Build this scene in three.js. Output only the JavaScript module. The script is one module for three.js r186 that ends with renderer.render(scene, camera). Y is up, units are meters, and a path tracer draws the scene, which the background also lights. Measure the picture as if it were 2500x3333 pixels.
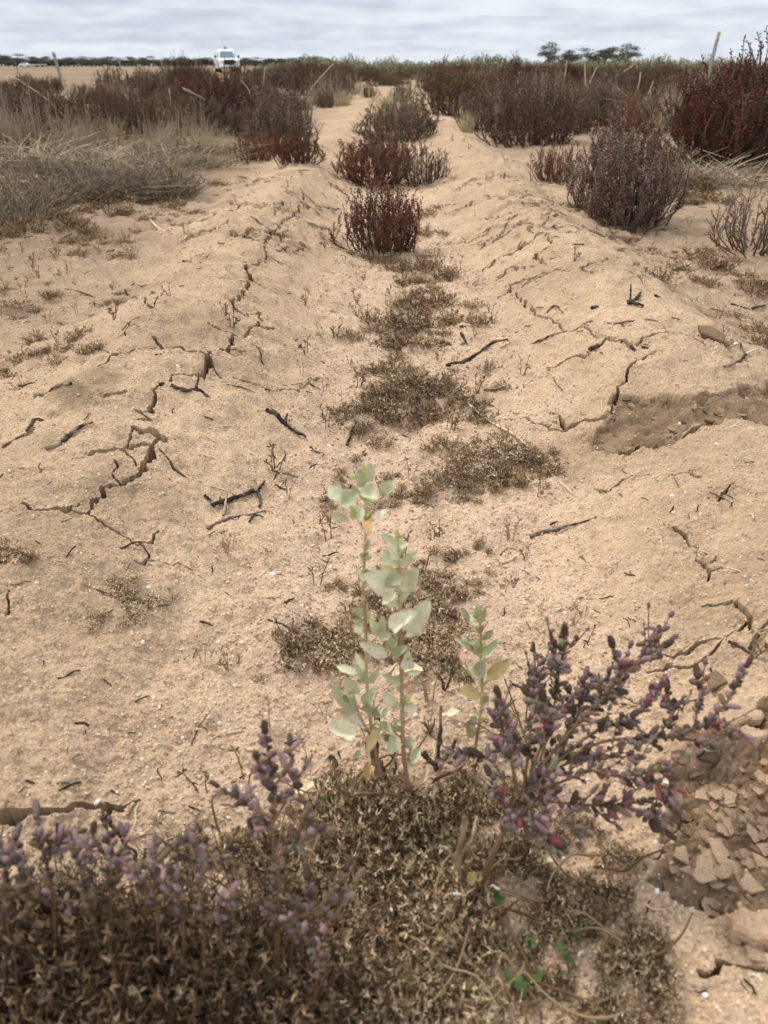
import * as THREE from 'three';
import { mergeGeometries } from 'three/addons/utils/BufferGeometryUtils.js';

// ---------------------------------------------------------------- camera, sky, sun, exposure
const EYE = 0.6, PITCH = THREE.MathUtils.degToRad(30), FOCAL = 2518;      // focal length in photo pixels (2500 x 3333)
const scene = new THREE.Scene();
const camera = new THREE.PerspectiveCamera(67, 0.75, 0.05, 6000);
camera.position.set(0, EYE, 0);
camera.rotation.set(-PITCH, 0, 0);
camera.focus = 1.3;
camera.userData.fStop = 8.5;
camera.updateMatrixWorld();

const renderer = new THREE.WebGLRenderer({ antialias: true });
renderer.toneMapping = THREE.LinearToneMapping;
renderer.toneMappingExposure = 1.8;
renderer.shadowMap.enabled = true;

function rng(seed) { let a = seed >>> 0; return () => { a = (a + 0x6D2B79F5) | 0; let t = Math.imul(a ^ (a >>> 15), 1 | a); t = (t + Math.imul(t ^ (t >>> 7), 61 | t)) ^ t; return ((t ^ (t >>> 14)) >>> 0) / 4294967296; }; }
const smooth = (a, b, x) => { const t = Math.min(1, Math.max(0, (x - a) / (b - a))); return t * t * (3 - 2 * t); };
const mix = (a, b, t) => a + (b - a) * t;
// gradient noise in two and three dimensions, about -1..1
const PERM = new Uint8Array(512); { const r = rng(77), p = [...Array(256).keys()]; for (let i = 255; i > 0; i--) { const j = Math.floor(r() * (i + 1)); [p[i], p[j]] = [p[j], p[i]]; } for (let i = 0; i < 512; i++) PERM[i] = p[i & 255]; }
const GX = new Float32Array(256), GY = new Float32Array(256); for (let i = 0; i < 256; i++) { GX[i] = Math.cos(i * 2.399963); GY[i] = Math.sin(i * 2.399963); }
function n2(x, y) {
  const fx = Math.floor(x), fy = Math.floor(y), X = fx & 255, Y = fy & 255, u = x - fx, v = y - fy;
  const a = PERM[PERM[X] + Y], b = PERM[PERM[X + 1] + Y], c = PERM[PERM[X] + Y + 1], d = PERM[PERM[X + 1] + Y + 1];
  const su = u * u * u * (u * (u * 6 - 15) + 10), sv = v * v * v * (v * (v * 6 - 15) + 10);
  const p = GX[a] * u + GY[a] * v, q = GX[b] * (u - 1) + GY[b] * v, r = GX[c] * u + GY[c] * (v - 1), s = GX[d] * (u - 1) + GY[d] * (v - 1);
  return 1.5 * mix(mix(p, q, su), mix(r, s, su), sv);
}
const fbm = (x, y, o = 4) => { let s = 0, a = 0.5, f = 1; for (let i = 0; i < o; i++) { s += a * n2(x * f + i * 17.3, y * f - i * 9.1); a *= 0.5; f *= 2.03; } return s; };

{ // an overcast sky: brighter overhead as cloud decks are, with soft streaks of thinner cloud all the way round
  const W = 2048, H = 1024, data = new Float32Array(W * H * 4);
  for (let j = 0; j < H; j++) {
    const el = ((j + 0.5) / H - 0.5) * Math.PI, y = Math.max(0, Math.sin(el)), ce = Math.cos(el);
    const lum = (1 + 1.0 * y) * mix(1, 1.10, Math.exp(-y * 28));
    for (let i = 0; i < W; i++) {
      const az = ((i + 0.5) / W - 0.5) * 2 * Math.PI, q = 1 / (y + 0.045);
      const u = ce * Math.cos(az) * q, w = ce * Math.sin(az) * q;
      let c = fbm(u * 0.22 + 3.1, w * 0.22, 4) * 0.7 + 0.85 * fbm(u * 0.75 + 9, w * 0.75 - 4, 4) + 0.55 * fbm(u * 2.3 - 5, w * 2.3 + 2, 3) + 0.15;
      c = smooth(-0.45, 0.75, c);
      const fade = smooth(0, 0.02, y);
      c = mix(0.75, c, fade);
      const k = (j * W + i) * 4;
      data[k] = lum * mix(0.300, 0.448, c); data[k + 1] = lum * mix(0.333, 0.474, c); data[k + 2] = lum * mix(0.388, 0.505, c); data[k + 3] = 1;
    }
  }
  const t = new THREE.DataTexture(data, W, H, THREE.RGBAFormat, THREE.FloatType);
  t.mapping = THREE.EquirectangularReflectionMapping; t.magFilter = t.minFilter = THREE.LinearFilter; t.needsUpdate = true;
  scene.background = t; scene.environment = t;
}
const sun = new THREE.DirectionalLight(new THREE.Color(1, 0.95, 0.87), 1.5);
sun.position.set(-9, 15, -11); sun.target.position.set(0, 0, -3);
sun.castShadow = true; sun.shadow.radius = 20; sun.shadow.mapSize.set(4096, 4096);
Object.assign(sun.shadow.camera, { left: -14, right: 14, top: 16, bottom: -14, near: 1, far: 60 });
scene.add(sun, sun.target);

// ---------------------------------------------------------------- helpers
const V = (x, y, z) => new THREE.Vector3(x, y, z);
const SP = Math.sin(PITCH), CP = Math.cos(PITCH);
const ray = (px, py) => { const a = (px - 1250) / FOCAL, b = -(py - 1666.5) / FOCAL; return [a, -SP + b * CP, -CP - b * SP]; };   // direction of sight through a photo pixel
const yOf = (h, d) => 1666.5 - FOCAL * ((h - EYE) * CP + d * SP) / (d * CP - (h - EYE) * SP);
// regions of the photograph in which positions were read off: [x0, y0, scale]
const ZONE = { a: [0, 0, 0.7535], b: [1250, 0, 0.7535], c: [0, 600, 0.7535], d: [1250, 600, 0.7535], e: [0, 1400, 0.7535], f: [1250, 1400, 0.7535], s: [900, 1450, 0.565], l: [0, 2300, 0.7535], r: [1250, 2300, 0.7535], k: [1400, 2000, 0.663], m: [0, 150, 0.422], p: [0, 0, 1], h: [1000, 1100, 0.3617] };
const zp = (z, u, v) => { const q = ZONE[z]; return [q[0] + u * q[2], q[1] + v * q[2]]; };
const pairs = (a) => { const o = []; for (let i = 0; i < a.length; i += 2) o.push([a[i], a[i + 1]]); return o; };

const furrowX = (d) => 0.012 * Math.max(0, d) + 0.035 * Math.sin(d * 0.8 + 0.4) * smooth(0, 1.5, d);
function hMacro(x, z) {
  const d = -z, s = x - furrowX(d), a = Math.abs(s);
  const k = 1 + 0.35 * n2(d * 0.7, s > 0 ? 4.4 : 11.7);
  const e = (a - 0.52) / (a < 0.52 ? 0.23 : 0.26);
  let h = 0.13 * k * Math.exp(-e * e) * (1 - 0.65 * smooth(3, 12, d)) + 0.03 * smooth(0.6, 1.1, a);
  h += 0.022 * n2(x * 1.6 + 7, z * 1.6) * smooth(0.05, 0.4, a) + 0.02 * n2(x * 0.35, z * 0.35) * smooth(1, 4, d);
  return h * smooth(-1.2, 0.2, d);
}
function ground(px, py) {            // where the line of sight through a photo pixel meets the ground
  const [a, b, c] = ray(px, py); let t = 0.2, step = 0.02;
  if (b > -0.0008) { t = 400; return V(a * t, 0, c * t); }
  for (let i = 0; i < 4000; i++) { const y = EYE + b * t; if (y < hMacro(a * t, c * t)) break; t += step; step = Math.max(0.01, 0.01 * t); if (t > 1500) break; }
  let lo = t - step, hi = t; for (let i = 0; i < 20; i++) { const m = (lo + hi) / 2; if (EYE + b * m < hMacro(a * m, c * m)) hi = m; else lo = m; }
  return V(a * hi, EYE + b * hi, c * hi);
}
const G = (z, u, v) => ground(...zp(z, u, v));
const onPlane = (px, py, z) => { const [a, b, c] = ray(px, py), t = z / c; return V(a * t, EYE + b * t, z); };
// place, width and height of something that fills a box of the photograph and stands on the ground at its foot
function fit(x0, x1, yt, yb) {
  const g = ground((x0 + x1) / 2, yb), d = -g.z, depth = d * CP - (g.y - EYE) * SP;
  return { x: g.x, y: g.y, z: g.z, w: (x1 - x0) / FOCAL * depth, h: Math.max(0.02, onPlane((x0 + x1) / 2, yt, g.z).y - g.y), d };
}

const taken = {};
const numbered = (n) => { const k = taken[n] = (taken[n] ?? -1) + 1; return k ? `${n}_${String(k).padStart(3, '0')}` : n; };
function tag(o, label, category, group, kind) { if (label) o.userData.label = label; if (category) o.userData.category = category; if (group) o.userData.group = group; if (kind) o.userData.kind = kind; return o; }
const shade = (m) => { m.castShadow = m.receiveShadow = true; return m; };
function thing(name, label, category, group) { const g = new THREE.Group(); g.name = numbered(name); scene.add(g); return tag(g, label, category, group); }
function part(name, geometry, material, parent, kind, label) { const m = shade(new THREE.Mesh(geometry, material)); m.name = name; if (kind) m.userData.kind = kind; if (label) m.userData.label = label; parent.add(m); return m; }
function solo(name, geometry, material, label, category, group, kind) { const m = shade(new THREE.Mesh(geometry, material)); m.name = numbered(name); scene.add(m); return tag(m, label, category, group, kind); }

const lin = (r, g, b) => new THREE.Color().setRGB(r / 255, g / 255, b / 255, THREE.SRGBColorSpace);   // from a colour as seen, 0..255
const std = (color, roughness = 0.9, extra = {}) => new THREE.MeshPhysicalMaterial({ color, roughness, metalness: 0, specularIntensity: roughness > 0.65 ? 0.2 : 1, ...extra });
const PLANT = new THREE.MeshPhysicalMaterial({ color: 0xffffff, vertexColors: true, roughness: 0.9, specularIntensity: 0.15, side: THREE.DoubleSide });
const vcol = (c, r, amount = 0.18) => { const k = 1 + (r() - 0.5) * 2 * amount; return [c.r * k, c.g * k * (1 + (r() - 0.5) * 0.06), c.b * k * (1 + (r() - 0.5) * 0.08)]; };

class MB {                             // collects tubes, spikes and leaves into one geometry
  constructor() { this.p = []; this.n = []; this.c = []; this.i = []; }
  get count() { return this.p.length / 3; }
  v(x, y, z, nx, ny, nz, c) { this.p.push(x, y, z); this.n.push(nx, ny, nz); this.c.push(c[0], c[1], c[2]); return this.count - 1; }
  tube(pts, rad, sides, col) {
    const up = V(0.31, 0.2, 0.93), t = V(), a = V(), b = V(); let start = this.count; const m = pts.length;
    for (let k = 0; k < m; k++) {
      t.copy(pts[Math.min(m - 1, k + 1)]).sub(pts[Math.max(0, k - 1)]).normalize();
      a.crossVectors(t, up); if (a.lengthSq() < 1e-4) a.set(1, 0, 0); a.normalize(); b.crossVectors(t, a);
      const r = typeof rad === 'function' ? rad(k / (m - 1), k) : rad, c = typeof col === 'function' ? col(k / (m - 1)) : col;
      for (let j = 0; j < sides; j++) { const w = j / sides * 6.2832, cs = Math.cos(w), sn = Math.sin(w), nx = a.x * cs + b.x * sn, ny = a.y * cs + b.y * sn, nz = a.z * cs + b.z * sn; const rr = r.length ? r[j % r.length] : r; this.v(pts[k].x + nx * rr, pts[k].y + ny * rr, pts[k].z + nz * rr, nx, ny, nz, c); }
    }
    for (let k = 0; k < m - 1; k++) for (let j = 0; j < sides; j++) { const A = start + k * sides + j, B = start + k * sides + (j + 1) % sides; this.i.push(A, B, A + sides, B, B + sides, A + sides); }
    for (const [k, flip] of [[0, 1], [m - 1, 0]]) { const c = start + k * sides; for (let j = 1; j < sides - 1; j++) flip ? this.i.push(c, c + j + 1, c + j) : this.i.push(c, c + j, c + j + 1); }
    return this;
  }
  spike(p, d, len, r, c, ctip = c) {  // a short fleshy leaf, four-sided
    const a = V(d.y + 0.3, -d.x, d.z * 0.4 + 0.2).cross(d); if (a.lengthSq() < 1e-5) a.set(1, 0, 0); a.normalize(); const b = V().crossVectors(d, a), s = this.count, f = 0.5;
    this.v(p.x, p.y, p.z, -d.x, -d.y, -d.z, c);
    for (let j = 0; j < 4; j++) { const w = j * 1.5708, cs = Math.cos(w), sn = Math.sin(w), nx = a.x * cs + b.x * sn, ny = a.y * cs + b.y * sn, nz = a.z * cs + b.z * sn; this.v(p.x + d.x * len * f + nx * r, p.y + d.y * len * f + ny * r, p.z + d.z * len * f + nz * r, nx, ny, nz, c); }
    this.v(p.x + d.x * len, p.y + d.y * len, p.z + d.z * len, d.x, d.y, d.z, ctip);
    for (let j = 0; j < 4; j++) { const A = s + 1 + j, B = s + 1 + (j + 1) % 4; this.i.push(s, B, A, A, B, s + 5); }
    return this;
  }
  blade(p, d, side, len, w, curl, c) {  // a small dry leaf, bent along its length and folded along its middle
    const nrm = V().crossVectors(side, d).normalize(), s = this.count;
    const q = [[0, 0.25, 0], [0.45, 1, 0.35], [0.85, 0.55, 1], [1, 0.06, 1.35]];
    for (const [f, ww, cc] of q) {
      const h = curl * cc * len, m = f * len * (1 - 0.25 * Math.abs(curl) * f);
      const x = p.x + d.x * m + nrm.x * h, y = p.y + d.y * m + nrm.y * h, z = p.z + d.z * m + nrm.z * h, k = ww * w * 0.5;
      this.v(x - side.x * k, y - side.y * k, z - side.z * k, nrm.x, nrm.y, nrm.z, c); this.v(x + side.x * k, y + side.y * k, z + side.z * k, nrm.x, nrm.y, nrm.z, c);
    }
    for (let k = 0; k < 3; k++) { const A = s + 2 * k; this.i.push(A, A + 1, A + 2, A + 1, A + 3, A + 2); }
    return this;
  }
  geo() { const g = new THREE.BufferGeometry(); g.setAttribute('position', new THREE.Float32BufferAttribute(this.p, 3)); g.setAttribute('normal', new THREE.Float32BufferAttribute(this.n, 3)); g.setAttribute('color', new THREE.Float32BufferAttribute(this.c, 3)); g.setIndex(this.i); return g; }
}
const randDir = (r, up = 0) => { const a = r() * 6.2832, z = r() * 2 - 1, q = Math.sqrt(1 - z * z); return V(Math.cos(a) * q, z + up, Math.sin(a) * q).normalize(); };
const bend = (pts, n) => new THREE.CatmullRomCurve3(pts).getPoints(n);
// ---------------------------------------------------------------- the ground: two sandy ridges beside a furrow, cracked crust, dug hollows
const CRACK = [];       // [ax, az, bx, bz, half width, depth]
function crack(zone, mm, list) {
  for (const flat of list) { const q = pairs(flat).map(([u, v]) => G(zone, u, v)); for (let i = 0; i + 1 < q.length; i++) { const e = (i === 0 || i === q.length - 2) ? 0.72 : 1; CRACK.push([q[i].x, q[i].z, q[i + 1].x, q[i + 1].z, Math.min(mm, 10 + (mm - 10) * 0.45) * 0.00040 * e, Math.min(0.07, 0.014 + mm * 0.0036 * e)]); } }
}
crack('c', 10, [[1225, 150, 1210, 180, 1185, 210, 1150, 235, 1140, 260], [1140, 335, 1090, 345, 1065, 365, 1075, 395, 1095, 415, 1070, 440, 1045, 470]]);
crack('c', 15, [[1045, 475, 1005, 505, 1010, 535, 1045, 550], [670, 660, 700, 695], [790, 695, 800, 720, 850, 745, 890, 755, 905, 790, 865, 825, 810, 825]]);
crack('c', 8, [[1120, 550, 1125, 580, 1115, 610, 1075, 610, 1070, 640], [1115, 610, 1190, 630], [990, 725, 1040, 732], [1100, 715, 1130, 728], [790, 695, 700, 695]]);
crack('c', 11, [[890, 755, 930, 735, 990, 720, 1005, 665], [660, 900, 665, 940, 650, 980, 600, 990, 655, 1020]]);
crack('c', 6, [[700, 695, 620, 715, 540, 730], [1010, 835, 1110, 855, 1230, 880], [650, 525, 700, 490, 790, 445], [490, 645, 600, 590], [430, 945, 560, 925], [1190, 278, 1320, 275], [780, 330, 850, 325, 910, 330]]);
crack('c', 14, [[1140, 85, 1200, 75, 1330, 70], [1370, 90, 1475, 110], [560, 605, 590, 595]]);
crack('e', 19, [[575, 5, 610, 25, 685, 35, 700, 55, 660, 80, 655, 125, 620, 180, 580, 220]]);
crack('e', 7, [[340, 110, 440, 90, 540, 95, 585, 65, 650, 70], [580, 225, 480, 235, 455, 250, 420, 290, 395, 330, 395, 365], [0, 240, 20, 200, 45, 175, 130, 155], [700, 100, 740, 130, 790, 180, 850, 215]]);
crack('e', 3.5, [[425, 405, 510, 425, 545, 460, 600, 500], [600, 500, 700, 445], [630, 505, 635, 545, 625, 565, 580, 580], [635, 560, 690, 570, 775, 582], [1180, 220, 1240, 210, 1280, 215], [40, 700, 45, 760, 20, 800]]);
crack('e', 10, [[90, 320, 130, 340, 190, 355, 310, 350, 330, 325]]);
crack('l', 11, [[-60, 500, 0, 482, 100, 470, 260, 470, 400, 440, 440, 430, 470, 450, 540, 435, 610, 395]]);
crack('d', 14, [[770, 255, 710, 270, 660, 295, 655, 310, 690, 335, 700, 350]]);
crack('d', 8, [[620, 185, 680, 210, 740, 250], [690, 340, 650, 352, 560, 360, 500, 378], [775, 355, 740, 365, 650, 400, 540, 450], [535, 290, 480, 335, 420, 375], [700, 795, 760, 780, 800, 765, 870, 745], [1180, 725, 1130, 745, 1090, 775, 1060, 810, 1050, 850], [1000, 880, 1005, 950, 980, 1000], [950, 1015, 880, 1030, 800, 1040, 760, 1015, 720, 995]]);
crack('d', 5, [[775, 355, 870, 350, 1000, 335], [990, 365, 1050, 370, 1130, 395], [660, 560, 720, 580, 770, 600, 790, 630, 860, 625, 910, 640], [1090, 690, 1150, 660, 1290, 640], [700, 840, 760, 875, 780, 905], [220, 265, 340, 240, 500, 180], [400, 150, 560, 120]]);
crack('d', 12, [[880, 720, 930, 695, 960, 665, 1000, 680, 1030, 690, 1080, 710], [600, 90, 700, 105], [700, 115, 760, 125], [440, 45, 540, 45], [270, 30, 330, 15], [540, 70, 600, 75]]);
crack('d', 15, [[1010, 1175, 1080, 1150, 1100, 1130], [1180, 1130, 1250, 1115, 1310, 1085, 1350, 1050, 1440, 1030]]);
crack('f', 5, [[1240, 185, 1300, 190, 1370, 195], [1495, 240, 1480, 270, 1440, 300], [1195, 435, 1260, 440, 1330, 475, 1340, 485], [1360, 540, 1380, 590, 1400, 620, 1460, 610], [1400, 625, 1410, 660], [1390, 760, 1440, 765, 1510, 755], [1150, 1000, 1230, 970, 1290, 935, 1380, 910, 1460, 905], [900, 240, 980, 250, 1080, 200]]);
crack('f', 8, [[1010, 115, 1060, 110, 1110, 85], [1070, 205, 1150, 190]]);
crack('f', 7, [[1530, 760, 1570, 830, 1590, 880]]);
crack('r', 6, [[1470, 1110, 1540, 1115, 1700, 1115], [1390, 1150, 1450, 1140, 1475, 1110], [1560, 1020, 1660, 1045]]);
crack('c', 6, [[1140, 260, 1150, 300, 1140, 335], [1045, 550, 1085, 545, 1120, 550], [1070, 640, 1030, 645, 1005, 665], [810, 825, 740, 850, 690, 880, 660, 900], [655, 1020, 620, 1035, 575, 1035], [1330, 70, 1280, 110, 1225, 150], [1230, 880, 1290, 905], [540, 730, 480, 760, 430, 790], [540, 450, 600, 500, 650, 525]]);
crack('d', 6, [[740, 250, 770, 255], [540, 450, 600, 500, 660, 560], [910, 640, 940, 650, 960, 665], [1050, 850, 1020, 865, 1000, 880], [760, 125, 700, 150, 620, 185], [1000, 335, 1080, 345, 1150, 335], [870, 745, 890, 735, 880, 720], [500, 378, 440, 400, 380, 440], [1290, 640, 1350, 660, 1390, 700]]);
crack('e', 3.5, [[130, 155, 220, 150, 340, 110], [600, 500, 620, 505, 630, 505], [310, 350, 360, 365, 395, 365], [775, 582, 830, 600], [395, 365, 410, 390, 425, 405]]);
{ // short ledge cracks farther along the ridges, where the photograph shows many small ones
  const r = rng(5);
  for (let k = 0; k < 150; k++) {
    const d = 2.6 + 9 * r() * r(), s = (r() < 0.5 ? -1 : 1) * (0.22 + 0.6 * r()), x = s + furrowX(d), a = (r() - 0.5) * 1.1, L = 0.05 + 0.16 * r(), w = (3 + 6 * r()) * 0.0005 * (0.7 + d * 0.22);
    let px = x, pz = -d, ang = a;
    for (let i = 0; i < 3; i++) { ang += (r() - 0.5) * 0.9; const qx = px + Math.cos(ang) * L / 3, qz = pz + Math.sin(ang) * L / 3; CRACK.push([px, pz, qx, qz, w, w * 2.5]); px = qx; pz = qz; }
  }
}
{ // hairline side branches off the larger cracks
  const r = rng(17), big = CRACK.filter(c => c[4] > 0.0014 && c[1] > -4.5);
  for (const c of big) if (r() < (c[1] > -1.55 ? 0.06 : 0.28)) { let x = mix(c[0], c[2], r()), z = mix(c[1], c[3], r()), a = Math.atan2(c[3] - c[1], c[2] - c[0]) + (r() < 0.5 ? 1 : -1) * (0.7 + 0.8 * r()), w = 0.0011 + 0.0006 * r(); const n = 2 + Math.floor(r() * 3), L = 0.014 + 0.02 * r(); for (let i = 0; i < n; i++) { a += (r() - 0.5) * 1.1; const x2 = x + Math.cos(a) * L, z2 = z + Math.sin(a) * L; CRACK.push([x, z, x2, z2, w * (1 - 0.25 * i), 0.012]); x = x2; z = z2; } }
}
const CELL = 0.1, crackCells = new Map();
for (const c of CRACK) { const m = 0.06; for (let i = Math.floor((Math.min(c[0], c[2]) - m) / CELL); i <= Math.floor((Math.max(c[0], c[2]) + m) / CELL); i++) for (let j = Math.floor((Math.min(c[1], c[3]) - m) / CELL); j <= Math.floor((Math.max(c[1], c[3]) + m) / CELL); j++) { const k = i * 100003 + j; if (!crackCells.has(k)) crackCells.set(k, []); crackCells.get(k).push(c); } }

const poly = (zone, flat) => pairs(flat).map(([u, v]) => { const g = G(zone, u, v); return [g.x, g.z]; });
function inside(pg, x, z) {            // signed distance to a polygon's outline, positive inside
  let inn = false, best = 1e9;
  for (let i = 0, j = pg.length - 1; i < pg.length; j = i++) {
    const [ax, az] = pg[j], [bx, bz] = pg[i];
    if ((az > z) !== (bz > z) && x < (bx - ax) * (z - az) / (bz - az) + ax) inn = !inn;
    const dx = bx - ax, dz = bz - az, t = Math.max(0, Math.min(1, ((x - ax) * dx + (z - az) * dz) / (dx * dx + dz * dz)));
    best = Math.min(best, Math.hypot(x - ax - dx * t, z - az - dz * t));
  }
  return inn ? best : -best;
}
const HOLLOW = [
  { p: poly('d', [1000, 905, 1060, 885, 1150, 895, 1330, 915, 1420, 885, 1659, 850, 1900, 850, 1900, 1030, 1659, 1030, 1440, 1030, 1350, 1050, 1290, 1100, 1180, 1130, 1080, 1160, 1010, 1175, 920, 1165, 880, 1110, 910, 1060, 960, 1020]), depth: 0.018, tone: 1 },
  { p: poly('p', [2560, 2215, 2470, 2260, 2455, 2330, 2440, 2400, 2330, 2420, 2240, 2470, 2150, 2480, 2165, 2560, 2210, 2640, 2140, 2740, 2150, 2850, 2130, 2900, 2200, 2940, 2300, 2965, 2380, 3000, 2500, 2980, 2800, 3000, 2800, 2215]), depth: 0.022, tone: 1 },
];
for (const h of HOLLOW) { h.x0 = Math.min(...h.p.map(q => q[0])) - 0.1; h.x1 = Math.max(...h.p.map(q => q[0])) + 0.1; h.z0 = Math.min(...h.p.map(q => q[1])) - 0.1; h.z1 = Math.max(...h.p.map(q => q[1])) + 0.1; }
const MOUND = G('c', 385, 880);        // a little heap of darker soil on the ridge
// damp or crumbled soil where the crust has been broken, seen as darker stains with ragged outlines
const STAIN = [[...zp('e', 560, 290), 0.10, 0.5], [...zp('e', 190, 480), 0.13, 0.45], [...zp('c', 380, 250), 0.35, 0.5], [...zp('c', 800, 560), 0.16, 0.35], [...zp('f', 1500, 620), 0.13, 0.5], [...zp('f', 1500, 380), 0.16, 0.35], [...zp('f', 820, 120), 0.11, 0.4], [...zp('e', 500, 760), 0.08, 0.4]].map(([x, y, R, k]) => { const g = ground(x, y); return [g.x, g.z, R, k]; });

function groundAt(x, z) {              // height and, as a side effect, what kind of soil lies there
  const d = -z, s = x - furrowX(d), a = Math.abs(s); let h = hMacro(x, z);
  soil.sx = soil.sz = 0; soil.dug = 0; soil.gravel = 0; soil.stain = 0; soil.far = 0;
  if (d < 16 && d > -0.6) {
    const near = 1 - smooth(4, 16, d), wx = x + 0.006 * n2(x * 38, z * 38) + 0.0025 * n2(x * 75, z * 75), wz = z + 0.006 * n2(x * 38 + 50, z * 38) + 0.0025 * n2(x * 75 + 9, z * 75);
    h += near * (0.013 * n2(x * 11, z * 11) + 0.0065 * n2(x * 27 + 3, z * 27));
    if (d < 5) h += (1 - smooth(2.5, 5, d)) * (0.0032 * n2(x * 75, z * 75) + 0.0018 * n2(x * 190, z * 190));
    // crust ledges on the ridges
    const tt = 2.2 * n2(x * 3.3 + 20, z * 5.2) + 0.5 * n2(x * 14, z * 17), fl = Math.floor(tt);
    h += smooth(1.4, 3.2, d) * near * smooth(0.15, 0.35, a) * (1 - smooth(0.9, 1.4, a)) * 0.016 * (fl + smooth(0.78, 1, tt - fl) - tt * 0.6);
    const list = crackCells.get(Math.floor(wx / CELL) * 100003 + Math.floor(wz / CELL));
    if (list) {
      let cut = 0, lip = 0, ux = 0, uz = 0; const minW = 0.0010 + 0.0004 * d;
      for (const c of list) {
        const dx = c[2] - c[0], dz = c[3] - c[1], t = Math.max(0, Math.min(1, ((wx - c[0]) * dx + (wz - c[1]) * dz) / (dx * dx + dz * dz + 1e-9)));
        const q = Math.hypot(wx - c[0] - dx * t, wz - c[1] - dz * t), w = Math.max(c[4], minW);
        if (q < w) { const f = smooth(1, 0.6, q / w), e = (c[5] + 0.006) * f; if (e > cut) { cut = e; const k = f * Math.min(0.02, 2.2 * w) / Math.max(1e-4, q); ux = (wx - c[0] - dx * t) * k; uz = (wz - c[1] - dz * t) * k; } }
        lip = Math.max(lip, Math.min(0.003, w * 0.5) * (1 - smooth(w, w + 0.05, q)));
      }
      h += lip - cut; soil.sx = ux; soil.sz = uz;
    }
    for (const c of HOLLOW) if (x > c.x0 && x < c.x1 && z > c.z0 && z < c.z1) {
      const q = inside(c.p, x + 0.014 * n2(x * 30, z * 30) + 0.005 * n2(x * 48, z * 48), z + 0.014 * n2(x * 30 + 8, z * 30) + 0.005 * n2(x * 48, z * 48 + 5)), k = smooth(-0.002, 0.008, q);
      h -= k * c.depth * (0.75 + 0.25 * smooth(0.0, 0.08, q)); h += k * (0.009 * n2(x * 40, z * 40) + 0.006 * Math.abs(n2(x * 95, z * 95)));
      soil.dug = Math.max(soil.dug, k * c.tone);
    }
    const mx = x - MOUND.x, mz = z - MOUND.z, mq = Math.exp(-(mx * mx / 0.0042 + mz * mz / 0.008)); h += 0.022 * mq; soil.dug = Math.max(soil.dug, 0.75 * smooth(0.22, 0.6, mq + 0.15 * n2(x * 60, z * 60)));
    for (const q of STAIN) { const e = Math.hypot(x - q[0], z - q[1]) / q[2] + 0.45 * fbm(x * 14, z * 14, 3); soil.stain = Math.max(soil.stain, q[3] * smooth(1.0, 0.45, e)); }
    soil.gravel = smooth(0.34, 0.1, a + 0.16 * fbm(x * 7, z * 7, 3));
  }
  soil.far = smooth(20, 30, d) * smooth(-0.5, -3, x + 0.10 * (d - 20));
  return h;
}
const soil = {};
const groundH = (x, z) => groundAt(x, z);

function canvasNoise(size, seed, paint) { const d = new Uint8Array(size * size * 4), r = rng(seed); paint(d, r, size); const t = new THREE.DataTexture(d, size, size, THREE.RGBAFormat); t.wrapS = t.wrapT = THREE.RepeatWrapping; t.magFilter = THREE.LinearFilter; t.minFilter = THREE.LinearMipmapLinearFilter; t.generateMipmaps = true; t.needsUpdate = true; return t; }
// sums of wrapped random lattices: a tile of noise without seams
function tileNoise(size, cells, r) { const g = new Float32Array(cells * cells).map(() => r()), o = new Float32Array(size * size), k = cells / size; for (let j = 0; j < size; j++) { const y = j * k, y0 = Math.floor(y), v = y - y0, sv = v * v * (3 - 2 * v), a = (y0 % cells) * cells, b = ((y0 + 1) % cells) * cells; for (let i = 0; i < size; i++) { const x = i * k, x0 = Math.floor(x), u = x - x0, su = u * u * (3 - 2 * u), x1 = (x0 + 1) % cells; o[j * size + i] = mix(mix(g[a + x0], g[a + x1], su), mix(g[b + x0], g[b + x1], su), sv); } } return o; }
const grains = (size, count, r, draw) => { for (let k = 0; k < count; k++) { const cx = r() * size, cy = r() * size, R = 0.7 + 2.2 * r() * r() * r(), v = r(), v2 = r(); for (let j = -3; j <= 3; j++) for (let i = -3; i <= 3; i++) { const q = Math.hypot(i, j) / R; if (q < 1) draw(((Math.floor(cy + j) + size) % size) * size + (Math.floor(cx + i) + size) % size, q, v, v2); } } };
const sandColor = canvasNoise(2048, 21, (d, r, S) => {
  const A = tileNoise(S, 16, r), B = tileNoise(S, 64, r), C = tileNoise(S, 256, r), D = tileNoise(S, 1024, r), T = new Float32Array(S * S * 3);
  for (let i = 0; i < S * S; i++) { const m = 0.80 + 0.10 * (A[i] - 0.5) + 0.12 * (B[i] - 0.5) + 0.16 * (C[i] - 0.5) + 0.34 * (D[i] - 0.5); T[3 * i] = m; T[3 * i + 1] = m * (0.985 + 0.03 * B[i]); T[3 * i + 2] = m * (0.97 + 0.06 * C[i]); }
  grains(S, 90000, r, (i, q, v, v2) => { const m = v < 0.55 ? 1.0 + 0.18 * v2 : v < 0.85 ? 0.62 : 0.9; const h = v > 0.93 ? [1.05, 0.8, 0.65] : v < 0.12 ? [1.05, 0.98, 0.95] : [1, 1, 1]; for (let k = 0; k < 3; k++) T[3 * i + k] = mix(T[3 * i + k], m * 0.92 * h[k], 0.8); });
  for (let i = 0; i < S * S; i++) { for (let k = 0; k < 3; k++) d[4 * i + k] = Math.max(0, Math.min(255, 255 * T[3 * i + k])); d[4 * i + 3] = 255; }
});
sandColor.colorSpace = THREE.NoColorSpace;
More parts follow.
